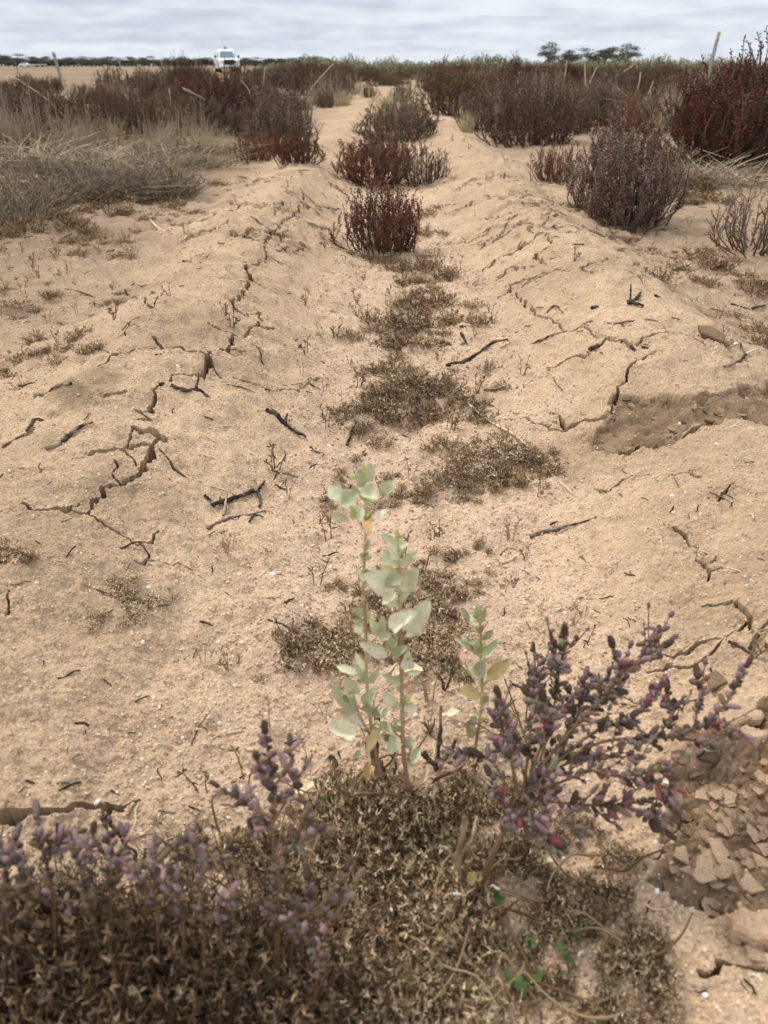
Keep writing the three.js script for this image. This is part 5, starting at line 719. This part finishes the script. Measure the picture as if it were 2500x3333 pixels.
seedling('tall pale grey-green saltbush seedling with two main leafy stems, nearest the middle', footA, [
  [[640, 2010, 590, 1850, 540, 1580, 520, 1330, 515, 1100, 505, 850, 505, 700, 510, 550, 515, 440, 515, 330, 505, 230], 9, 0, -0.05],
  [[765, 2000, 735, 1800, 725, 1600, 722, 1400, 715, 1150, 712, 950, 710, 800, 705, 650, 700, 540], 11, 0.01, -0.02],
  [[505, 480, 470, 420, 430, 350, 400, 300], 6, -0.04, -0.045], [[515, 440, 560, 380, 600, 310, 625, 270], 6, -0.04, -0.045],
  [[550, 1680, 500, 1600, 460, 1500, 440, 1400], 6, 0.0, 0.015], [[540, 1560, 580, 1540, 610, 1500], 5, -0.01, -0.01], [[712, 1260, 670, 1200, 640, 1130], 5, -0.01, 0.005],
  [[520, 1160, 580, 1100, 610, 1040], 5, -0.02, -0.03], [[600, 1990, 520, 1980, 490, 1940], 4, 0.0, 0.02], [[740, 1840, 765, 1780, 780, 1730], 4, 0.0, 0.01], [[725, 1690, 680, 1650, 660, 1600], 5, 0.0, 0.015], [[540, 1640, 500, 1720, 470, 1760], 4, 0.0, 0.02],
], [
  [515, 215, 540, 100, 75], [490, 240, 475, 160, 60], [505, 200, 500, 88, 26, 't'], [455, 190, 410, 172, 30, 't'], [390, 310, 300, 235, 88], [455, 280, 378, 355, 92, 'd', 0.012], [510, 232, 590, 325, 86, 'g', 0.012], [600, 290, 682, 205, 72], [470, 250, 430, 295, 60, 'd'], [412, 428, 303, 383, 42], [470, 440, 492, 352, 46], [440, 420, 434, 350, 42, 't'], [558, 420, 646, 378, 48, 'p'], [525, 428, 536, 522, 54, 'o'], [612, 290, 600, 250, 26, 't'], [505, 300, 522, 236, 42],
  [700, 560, 692, 485, 36, 't'], [690, 580, 598, 505, 46], [710, 590, 762, 558, 52], [700, 700, 600, 590, 84], [720, 700, 818, 612, 56], [690, 610, 640, 568, 42, 'p'], [690, 745, 600, 690, 62], [700, 660, 658, 590, 52, 'p'], [560, 735, 500, 680, 52], [530, 740, 572, 700, 42], [505, 790, 470, 702, 28], [700, 640, 706, 560, 34, 't'],
  [690, 815, 518, 748, 150, 'p', 0.015], [720, 835, 842, 672, 116, 'p', 0.01], [625, 785, 755, 812, 110, 'd', 0.025], [690, 850, 600, 905, 74, 'p'], [690, 900, 640, 922, 44], [715, 900, 760, 850, 46],
  [722, 1060, 886, 888, 150, 'p', 0.0], [655, 1058, 802, 952, 112, 'p', 0.022], [745, 1092, 850, 1082, 66, 'p', 0.008], [480, 1005, 482, 930, 62, 'd'], [500, 1030, 424, 1000, 42], [500, 1062, 440, 1052, 54, 'p'], [590, 1092, 538, 1000, 62], [600, 1100, 612, 990, 62], [590, 1110, 692, 1070, 52], [640, 1214, 428, 1113, 78, 'p', 0.02], [650, 1190, 660, 1090, 62], [668, 1222, 736, 1160, 74, 'd', 0.012], [745, 1292, 760, 1192, 84, 'p', 0.008], [740, 1312, 684, 1300, 52, 'p'], [760, 1312, 832, 1305, 36], [720, 1372, 608, 1308, 56],
  [500, 1302, 448, 1198, 42], [462, 1312, 343, 1268, 52], [490, 1342, 482, 1260, 46], [525, 1372, 592, 1272, 54], [505, 1372, 512, 1284, 46], [470, 1432, 395, 1328, 84], [450, 1522, 450, 1398, 98, 'd', 0.014], [410, 1512, 324, 1383, 74], [500, 1502, 568, 1398, 84], [450, 1562, 378, 1478, 92], [520, 1542, 532, 1450, 72], [500, 1592, 388, 1580, 84, 'p', 0.018], [462, 1652, 292, 1618, 155, 'p', 0.016], [592, 1600, 520, 1782, 62, 'y', 0.018], [602, 1622, 560, 1588, 46], [592, 1602, 662, 1642, 54],
  [720, 1522, 613, 1398, 76, 'p', 0.01], [740, 1502, 787, 1423, 48, 'y'], [740, 1522, 802, 1520, 64, 'p'], [690, 1524, 640, 1480, 48, 'p'], [560, 1562, 554, 1490, 42], [600, 1572, 652, 1508, 52], [590, 1562, 572, 1508, 40, 'd'], [710, 1652, 690, 1560, 64], [690, 1662, 628, 1588, 54], [660, 1692, 588, 1640, 52], [690, 1680, 648, 1775, 92, 'g', 0.014], [745, 1742, 752, 1680, 48], [760, 1752, 808, 1708, 48], [770, 1832, 828, 1748, 64], [750, 1802, 778, 1855, 48], [490, 1722, 440, 1730, 38], [480, 1752, 440, 1806, 42], [530, 1822, 525, 1925, 58, 'o', 0.01], [450, 1962, 384, 1903, 64], [500, 1992, 562, 1928, 74], [490, 1962, 480, 1890, 42], [515, 1962, 500, 1900, 36, 't'], [560, 1640, 600, 1560, 50], [420, 1440, 440, 1340, 60],
]);
const footC = G('s', 1140, 1760); footC.y = groundH(footC.x, footC.z) - 0.005;
seedling('small pale saltbush seedling with one yellowed leaf, beside the right mauve branches', footC, [
  [[1140, 1770, 1165, 1620, 1185, 1400, 1180, 1200, 1170, 1000, 1160, 945], 9, 0, -0.01], [[1150, 1200, 1120, 1150, 1090, 1130], 4, 0, 0.01], [[1130, 1780, 1100, 1820, 1090, 1850], 4, 0, 0.02],
], [
  [1160, 1000, 1155, 908, 54], [1190, 1010, 1206, 913, 32], [1110, 1002, 1074, 940, 34], [1140, 1042, 1110, 968, 34], [1190, 1122, 1247, 1033, 54], [1190, 1192, 1272, 1108, 60], [1152, 1190, 1023, 1103, 38], [1160, 1192, 1124, 1118, 54], [1170, 1202, 1182, 1148, 38, 't'], [1160, 1334, 1210, 1225, 96, 'g', 0.012], [1150, 1332, 1108, 1268, 54], [1210, 1342, 1374, 1230, 96, 'y', 0.008], [1172, 1452, 1063, 1398, 88, 'y', 0.01], [1190, 1422, 1176, 1505, 46, 'c', 0.01], [1200, 1482, 1222, 1418, 44], [1150, 1562, 1078, 1632, 74], [1130, 1682, 1088, 1588, 84], [1110, 1752, 1058, 1680, 38, 'p'], [1070, 1802, 1152, 1842, 44], [1090, 1842, 1085, 1932, 44], [1052, 1882, 1024, 1868, 34], [1175, 1030, 1165, 960, 30, 't'],
]);
function fallenLeaf(label, zone, bu, bv, tu, tv, w, tone, lift = 0.004) { const b = G(zone, bu, bv), e = G(zone, tu, tv); b.y = groundH(b.x, b.z) + lift; e.y = groundH(e.x, e.z) + lift * 2; const depth = -b.z * CP + (EYE - b.y) * SP; solo('fallen_leaf', leafGeo(b, e, w * ZONE[zone][2] / FOCAL * depth * 1.2, tone, V(0, 1, 0.35).normalize()), leafMat[tone], label, 'leaf', 'fallen pale leaves'); }
fallenLeaf('cream fallen leaf on bare sand left of the seedling foot', 's', 105, 2000, 238, 1985, 66, 'c');
fallenLeaf('large whitish dead leaf on the sand behind the seedling stem', 's', 840, 1340, 690, 1400, 90, 'c', 0.008);
fallenLeaf('small curled cream leaf between the two seedlings', 's', 975, 1610, 1050, 1620, 56, 'c', 0.006);
fallenLeaf('torn cream leaf under the lower mauve branches', 'r', 610, 690, 740, 670, 66, 'c', 0.006);
fallenLeaf('dry curled leaf in the shade of the seedling foot', 's', 830, 1960, 870, 1900, 36, 'c', 0.006);
fallenLeaf('small pale leaf scrap caught in the herb tangle', 'r', 350, 890, 400, 920, 40, 'y', 0.03);

// ---------------------------------------------------------------- mauve succulent branches close to the camera
function budGeo(ratio, rings) { const pts = [], n = 7; for (let i = 0; i <= n; i++) { const t = i / n, w = Math.sqrt(Math.max(0, 1 - Math.pow(Math.abs(t * 2 - 1), 3.2))); pts.push(new THREE.Vector2(Math.max(0.0001, (0.5 / ratio) * w * (1 - 0.15 * t + (rings ? 0.10 * Math.sin(t * rings * 6.283) : 0))), t)); } return new THREE.LatheGeometry(pts, 7); }
const BUD = [budGeo(1.2, 0), budGeo(1.45, 0), budGeo(1.9, 2), budGeo(2.6, 4)];
const budTone = { v: [110, 90, 89], m: [138, 112, 111], g: [116, 110, 96], k: [80, 66, 56], r: [120, 68, 66], q: [148, 114, 111], b: [112, 92, 70], t: [124, 118, 92] };
const budMat = {}; for (const k in budTone) budMat[k] = new THREE.MeshPhysicalMaterial({ color: lin(...budTone[k]), roughness: 0.75, specularIntensity: 0.25 });
const twigMat = std(lin(112, 90, 64), 0.85), budRand = rng(777), Y = V(0, 1, 0);
function succulent(label, zone, list, zOf, palette, budPx, spacing) {
  const r = budRand, roots = list.map(f => pairs(f.p)), first = zp(zone, ...roots[0][0]), z0 = zOf(first[1], 0), foot = onPlane(...first, z0); foot.y = groundH(foot.x, foot.z) - 0.003; const t = thing('mauve_succulent', label, 'succulent shrub', 'mauve succulents close to the camera'); t.position.copy(foot);
  const buds = [], side = [];
  list.forEach((f, n) => {
    const jig = (n % 5 - 2) * 0.012, pts = roots[n].map(([u, v], i) => { const [x, y] = zp(zone, u, v), p = onPlane(x, y, zOf(y, x) + jig * (i / (roots[n].length - 1)) + 0.004 * Math.sin(i * 2 + n)); p.y = Math.max(p.y, groundH(p.x, p.z) + 0.002); return p.sub(foot); });
    const path = bend(pts, Math.max(8, pts.length * 5)), L = path.reduce((s, p, i) => i ? s + p.distanceTo(path[i - 1]) : 0, 0), rad = f.r ?? 0.0016;
    part('branch', new MB().tube(path, k => mix(rad, 0.0009, k), 6, [1, 1, 1]).geo(), f.wood ?? twigMat, t);
    if (L > 0.03) for (let q = 0; q < (zone === 'k' ? Math.min(7, Math.round(L / 0.017)) : 0); q++) { const i = Math.floor(mix(0.3, 0.92, r()) * (path.length - 1)), ax = path[i + 1].clone().sub(path[i]).normalize(), o = ax.clone().multiplyScalar(0.7).add(randDir(r, 0.35)).normalize(), l = 0.012 + 0.02 * r(), tip = path[i].clone().addScaledVector(o, l).add(V(0, l * 0.25, 0)), mid = path[i].clone().addScaledVector(o, l * 0.5); const tw = [path[i].clone(), mid, tip]; side.push([tw, i / (path.length - 1)]); }
    const from = Math.min(f.from ?? 0.3, 0.3), count = Math.round(L * (1 - from) / spacing); let phase = r() * 6;
    for (let k = 0; k <= count; k++) { const u = mix(from, 1, k / Math.max(1, count)), x = u * (path.length - 1), i = Math.min(path.length - 2, Math.floor(x)), p = path[i].clone().lerp(path[i + 1], x - i), ax = path[i + 1].clone().sub(path[i]).normalize(), s0 = V().crossVectors(ax, V(0.2, 0.3, 1)).normalize(), s1 = V().crossVectors(ax, s0); phase += 1.57 + (r() - 0.5) * 0.5;
      const ends = k === count ? [0] : r() < 0.14 ? [] : r() < 0.3 ? [r() * 3] : [0, Math.PI + r() - 0.5];
      for (const o of ends) { const dir = k === count ? ax.clone() : ax.clone().multiplyScalar(0.55 + 0.3 * r()).addScaledVector(s0, Math.cos(phase + o)).addScaledVector(s1, Math.sin(phase + o)).normalize(), long = k === count ? 3 : Math.floor(r() * 3.6), len = budPx / FOCAL * 0.55 * [0.8, 0.95, 1.3, 1.9][long] * (0.45 + 1.0 * r()); buds.push([p.clone().addScaledVector(dir, rad * 0.3), dir, len, long, k === count && r() < 0.6 ? 'k' : (f.r < 0.0017 && L > 0.1 && u < 0.62 && r() < 0.75) ? 'bkb'[Math.floor(r() * 3)] : palette[Math.floor(r() * palette.length)]]); } }
  });
  if (side.length) { const g = new MB(); for (const [tw, u0] of side) { g.tube(tw, 0.0006, 4, [0.13, 0.09, 0.05]); const m = 2 + Math.floor(r() * 4); for (let k = 0; k <= m; k++) { const u = 0.25 + 0.75 * k / m, p = u < 0.5 ? tw[0].clone().lerp(tw[1], u * 2) : tw[1].clone().lerp(tw[2], u * 2 - 1), ax = tw[2].clone().sub(tw[0]).normalize(), dir = k === m ? ax : ax.clone().multiplyScalar(0.5).add(randDir(r)).normalize(), long = Math.floor(r() * 3.4); buds.push([p, dir, budPx / FOCAL * 0.55 * [0.75, 0.9, 1.2, 1.6][long] * (0.5 + 0.8 * r()), long, u0 < 0.5 && r() < 0.6 ? 'bkg'[Math.floor(r() * 3)] : palette[Math.floor(r() * palette.length)]]); } } part('side_twig', g.geo(), PLANT, t, 'stuff'); }
  buds.forEach((b, n) => { b[5] = b[0].z + foot.z; b[6] = r(); }); buds.sort((a, b) => b[6] - a[6]);
  buds.slice(0, 300).forEach(([p, d, len, k, tone]) => { const m = part('leaf', BUD[k], budMat[tone], t); m.position.copy(p); m.quaternion.setFromUnitVectors(Y, d); m.scale.setScalar(len); });
  const rest = buds.slice(300); if (rest.length) { const m4 = new THREE.Matrix4(), q = new THREE.Quaternion(); const gs = rest.map(([p, d, len, k, tone]) => { const g = BUD[k].clone(); g.deleteAttribute('uv'); g.applyMatrix4(m4.compose(p, q.setFromUnitVectors(Y, d), V(len, len, len))); const c = lin(...budTone[tone]), a = new Float32Array(g.attributes.position.count * 3); for (let i = 0; i < a.length; i += 3) { a[i] = c.r; a[i + 1] = c.g; a[i + 2] = c.b; } g.setAttribute('color', new THREE.BufferAttribute(a, 3)); return g; }); part('foliage', mergeGeometries(rest.length ? gs : []), PLANT, t, 'stuff'); }
  return t;
}
const B = (p, from = 0.3, r = 0.0012) => ({ p, from, r });
succulent('mauve-purple succulent shrub spreading right of the seedling', 'k', [
  B([250, 1330, 330, 1130, 420, 960, 480, 860, 520, 790], 0.75, 0.003),
  B([450, 920, 480, 700, 500, 500, 520, 350, 510, 190], 0.25), B([480, 820, 560, 600, 620, 400, 630, 250, 600, 125], 0.25), B([620, 300, 655, 190, 660, 100], 0.1), B([500, 810, 650, 620, 780, 480, 880, 380, 930, 300, 900, 170], 0.3), B([920, 310, 1030, 240, 1085, 160, 1110, 100], 0.1), B([960, 290, 1060, 210, 1140, 160], 0.4), B([560, 790, 720, 640, 840, 560, 950, 520, 1060, 460, 1110, 385], 0.3), B([700, 690, 850, 625, 1050, 605, 1200, 600, 1330, 540, 1450, 440, 1545, 270], 0.3), B([1320, 550, 1440, 545, 1545, 590], 0.1), B([1190, 590, 1180, 470, 1168, 380], 0.1), B([1300, 500, 1335, 410, 1320, 325], 0.1), B([1200, 600, 1290, 620, 1350, 640], 0.2), B([480, 870, 650, 820, 800, 765, 950, 790, 1115, 770], 0.35), B([800, 770, 950, 800, 1100, 830, 1215, 862], 0.4), B([500, 910, 700, 930, 900, 940, 1065, 910], 0.3), B([950, 940, 1060, 990, 1145, 1055], 0.2), B([1090, 915, 1110, 990], 0.2), B([1130, 870, 1195, 960], 0.2), B([440, 910, 400, 700, 380, 520, 345, 415], 0.25), B([400, 890, 300, 720, 200, 690, 125, 680], 0.25), B([430, 910, 370, 600, 315, 510], 0.4), B([440, 930, 540, 900, 585, 880], 0.1), B([400, 1010, 520, 1060, 605, 1150], 0.1), B([380, 1010, 470, 1000, 560, 1000, 760, 1060], 0.1), B([460, 900, 560, 760, 640, 700, 760, 690], 0.2), B([520, 850, 620, 700, 700, 560, 740, 440, 760, 330], 0.25), B([580, 780, 700, 720, 800, 700, 960, 700], 0.25), B([470, 880, 560, 800, 660, 780], 0.1), B([540, 720, 580, 560, 560, 430], 0.2), B([640, 640, 700, 500, 690, 380], 0.2), B([760, 520, 830, 420, 830, 310], 0.3), B([400, 960, 340, 880, 300, 800], 0.2),
], (y) => -(0.385 + 0.10 * smooth(2750, 2080, y)), ['v', 'v', 'm', 'm', 'k', 'v', 'm', 'g', 'q', 'b', 'v', 'm', 'k', 'q', 'r', 't', 'v', 'm', 'k', 'v', 'b', 'q', 'v', 'k', 'm'], 28, 0.0034);
succulent('mauve succulent shrub with a tall spire in the near left corner', 'l', [
  B([1185, 1420, 1195, 1200, 1200, 1000, 1210, 800, 1180, 600, 1180, 400, 1170, 280, 1148, 125], 0.35, 0.0026),
  B([1190, 490, 1270, 340, 1335, 235], 0.15), B([1180, 480, 1060, 420, 955, 352], 0.3), B([1200, 650, 1290, 540, 1332, 455], 0.15), B([1220, 640, 1300, 590, 1375, 535], 0.3), B([1185, 340, 1250, 260, 1252, 175], 0.15), B([1185, 560, 1110, 480, 1080, 380], 0.2), B([1200, 700, 1120, 620, 1090, 540], 0.2), B([1180, 440, 1230, 390, 1285, 400], 0.2), B([1178, 330, 1130, 270, 1110, 220], 0.1),
  B([1250, 1400, 1260, 1050, 1290, 880, 1230, 810, 1150, 765], 0.5), B([1280, 920, 1400, 850, 1485, 715], 0.25), B([1330, 1010, 1450, 900, 1525, 775], 0.25), B([1390, 1070, 1300, 980, 1240, 900], 0.2), B([1450, 1380, 1390, 1150, 1360, 1035], 0.6), B([1300, 960, 1340, 860, 1330, 760], 0.2), B([1280, 1000, 1180, 900, 1140, 860], 0.3),
  B([700, 1330, 680, 900, 670, 700, 668, 590], 0.45), B([680, 740, 740, 660, 795, 585], 0.2), B([900, 1330, 870, 900, 860, 720, 838, 590], 0.55), B([865, 720, 960, 650, 1015, 550], 0.2), B([950, 710, 900, 620, 870, 550], 0.2), B([850, 660, 810, 590, 815, 565], 0.2),
  B([450, 1330, 400, 900, 345, 700, 330, 590], 0.5), B([345, 710, 390, 640, 402, 550], 0.15), B([500, 1330, 480, 800, 490, 650, 450, 480], 0.5), B([495, 720, 530, 640, 545, 550], 0.15), B([250, 1330, 235, 900, 210, 720, 180, 600, 163, 480], 0.5), B([212, 660, 240, 590, 245, 520], 0.15), B([300, 1360, 130, 900, 110, 720, 15, 610], 0.5), B([110, 720, 70, 620, 60, 550], 0.2), B([230, 640, 280, 560, 345, 540], 0.3), B([100, 1330, 30, 900, 30, 780, 8, 640], 0.45), B([110, 820, 60, 790, -10, 800], 0.2), B([950, 1330, 960, 900, 985, 830, 1035, 830], 0.6), B([600, 1330, 560, 950, 450, 850, 250, 840, 130, 800], 0.5), B([420, 940, 330, 880, 250, 830], 0.5), B([440, 800, 480, 700, 440, 620], 0.3), B([650, 820, 600, 740, 560, 700], 0.4), B([780, 1300, 790, 900, 760, 780, 740, 720], 0.6),
], (y) => -(0.30 + 0.06 * smooth(3100, 2400, y)), ['v', 'v', 'm', 'm', 'k', 'v', 'm', 'b', 'q', 'b', 'v', 'k', 'b', 'g', 'b', 'k', 'm', 'v', 'q', 'b', 'm', 'v', 'k'], 24, 0.0039);
{ const t = scene.children.filter(o => o.name.startsWith('mauve_succulent')); }

// ---------------------------------------------------------------- grains, litter and dead seedlings strewn over the sand
function scatter(name, geometry, material, n, seed, pick, label, category) {
  const r = rng(seed), items = []; let guard = 0; while (items.length < n && guard++ < n * 6) { const it = pick(r); if (it) items.push(it); }
  const m = new THREE.InstancedMesh(geometry, material, items.length); items.forEach(([mat, col], i) => { m.setMatrixAt(i, mat); m.setColorAt(i, col); }); m.name = numbered(name); shade(m); tag(m, label, category, null, 'stuff'); scene.add(m); return m;
}
const M4 = (p, q, s) => new THREE.Matrix4().compose(p, q, s), E = new THREE.Euler(), Q = new THREE.Quaternion();
const randomQ = (r, tilt = 6.28) => Q.setFromEuler(E.set((r() - 0.5) * tilt, r() * 6.28, (r() - 0.5) * tilt)).clone();
const spot = (r, far, pw = 1.7) => { const d = 0.22 + (far - 0.22) * Math.pow(r(), pw), x = (r() * 2 - 1) * (0.30 + 0.52 * d); return [x, -d, d]; };
const WHITE_VARY = new THREE.MeshPhysicalMaterial({ color: 0xffffff, roughness: 0.8, specularIntensity: 0.3 }), WHITE_ROUGH = new THREE.MeshPhysicalMaterial({ color: 0xffffff, specularIntensity: 0.2, roughness: 0.95, side: THREE.DoubleSide });
const grainCols = [[226, 200, 164], [218, 190, 154], [206, 174, 138], [232, 210, 180], [222, 190, 160], [190, 156, 122], [236, 220, 200], [212, 172, 140], [168, 136, 106]];
scatter('sand_grains', new THREE.IcosahedronGeometry(0.5, 0), WHITE_VARY, 76000, 501, (r) => {
  const [x, z, d] = spot(r, 3.2, 1.5), h = groundAt(x, z), gv = soil.gravel; if (soil.dug > 0.4 && r() < 0.7) return null; if (gv < 0.3 && r() < 0.5) return null; if (hMacro(x, z) - h > 0.012) return null;
  const s = (0.0013 + 0.0028 * Math.pow(r(), 2.6)) * (1 + 0.35 * gv) * (0.8 + 0.25 * d), c = lin(...grainCols[Math.floor(r() * (gv > 0.4 ? 9 : 8))]); c.multiplyScalar(0.78 + 0.2 * r()); return [M4(V(x, h + s * 0.12, z), randomQ(r), V(s * (0.8 + 0.5 * r()), s * 0.7, s * (0.8 + 0.5 * r()))), c];
}, 'coarse pale and pinkish sand grains on the ground', 'sand');
scatter('pebbles', new THREE.IcosahedronGeometry(0.5, 1), WHITE_VARY, 420, 502, (r) => { const [x, z, d] = spot(r, 3.4, 1.1), h = groundAt(x, z), s = 0.0035 + 0.005 * r() * r(); return [M4(V(x, h + s * 0.12, z), randomQ(r), V(s, s * 0.6, s * (0.7 + 0.5 * r()))), lin(...[[236, 228, 214], [226, 206, 184], [212, 176, 146], [236, 230, 220], [196, 168, 140]][Math.floor(r() * 5)])]; }, 'scattered whitish and orange pebbles on the sand', 'pebbles');
const bit = new MB().tube(bend([V(-0.5, 0, 0), V(-0.15, 0.06, 0.07), V(0.2, 0.02, -0.05), V(0.5, 0.05, 0.06)], 4), 0.045, 4, [1, 1, 1]).geo(); bit.deleteAttribute('color');
scatter('twig_litter', bit, WHITE_ROUGH, 2600, 503, (r) => { const [x, z, d] = spot(r, 6, 1.4), h = groundAt(x, z); if (hMacro(x, z) - h > 0.02) return null; const dense = fbm(x * 2.2 + 40, z * 2.2, 3) + 0.25 * smooth(0.5, 1.2, Math.abs(x)); if (dense < -0.05 && r() < 0.7) return null; const L = 0.006 + 0.02 * r() * r() * (1 + 0.4 * d), k = r(); return [M4(V(x, h + L * 0.03, z), Q.setFromEuler(E.set((r() - 0.5) * 0.4, r() * 6.28, (r() - 0.5) * 0.5)).clone(), V(L, L, L)), lin(...(k < 0.45 ? [52, 46, 42] : k < 0.75 ? [112, 92, 74] : [206, 188, 154]))]; }, 'tiny dark and straw-coloured twig litter on the sand', 'litter');
function sproutGeo(seed, n) { const r = rng(seed), g = new MB(), w = [1, 1, 1]; for (let k = 0; k < n; k++) { const a = r() * 6.28, b = V((r() - 0.5) * 0.25, -0.03, (r() - 0.5) * 0.25), h = 0.5 + 0.5 * r(), e = V(b.x + Math.cos(a) * 0.22, h, b.z + Math.sin(a) * 0.22); g.tube([b, V(mix(b.x, e.x, 0.3), h * 0.5, mix(b.z, e.z, 0.3)), e], t => mix(0.03, 0.018, t), 3, w); for (let s = 0; s < 7; s++) { const d = randDir(r, 0.3), c = 0.7 + 0.6 * r(); g.blade(s < 5 ? e : e.clone().lerp(b, 0.4), d, V().crossVectors(d, randDir(r)).normalize(), 0.16 + 0.14 * r(), 0.07, (r() - 0.4) * 0.9, [c, c, c]); } } return g.geo(); }
const SPROUT = new THREE.MeshPhysicalMaterial({ color: 0xffffff, specularIntensity: 0.2, vertexColors: true, roughness: 0.9, side: THREE.DoubleSide });
for (const [k, n, seed] of [[2, 460, 504], [4, 480, 505]]) scatter('dead_sprouts', sproutGeo(seed, k), SPROUT, n, seed, (r) => { const [x, z, d] = spot(r, 7, 1.2), h = groundAt(x, z), a = Math.abs(x - furrowX(d)), left = x < 0 ? smooth(0.8, 1.3, a) : smooth(0.9, 1.6, a) * 0.8, mid = smooth(0.3, 0.12, a) * 0.8; if (r() > Math.max(0.05, left, mid) || soil.dug > 0.3) return null; if (left > 0.2 && d < 1.9 && r() < 0.8) return null; const s = 0.012 + 0.022 * r() + 0.003 * d; return [M4(V(x, h, z), Q.setFromEuler(E.set((r() - 0.5) * 0.5, r() * 6.28, (r() - 0.5) * 0.5)).clone(), V(s, s, s)), lin(...[[116, 94, 70], [140, 116, 88], [98, 80, 62], [160, 136, 102]][Math.floor(r() * 4)])]; }, k === 2 ? 'little dead brown sprouts dotted over the sand' : 'small bushy dead sprouts dotted over the outer sand', 'sprouts');
// a few small green leaves growing in the near tangle
{ const r = rng(606), gm = std(lin(82, 102, 56), 0.7, { side: THREE.DoubleSide }); const list = [[1850, 3060], [1830, 3120], [1720, 3110], [1740, 3200], [1660, 3230], [1610, 2960], [1450, 2800], [1070, 2640], [1560, 3010], [1700, 3260]]; for (const [px, py] of list) { const g = ground(px, py), t = thing('green_sprout', 'tiny green sprout showing through the near herb tangle', 'sprout', 'green sprouts in the tangle'); t.position.set(g.x, groundH(g.x, g.z) + 0.012, g.z); for (let k = 0; k < 4; k++) { const d = randDir(r, 0.3); part('leaf', new MB().blade(V(0, 0, 0), d, V().crossVectors(d, Y).normalize(), 0.008 + 0.005 * r(), 0.006, 0.2, [1, 1, 1]).geo(), gm, t); } } }
renderer.render(scene, camera);
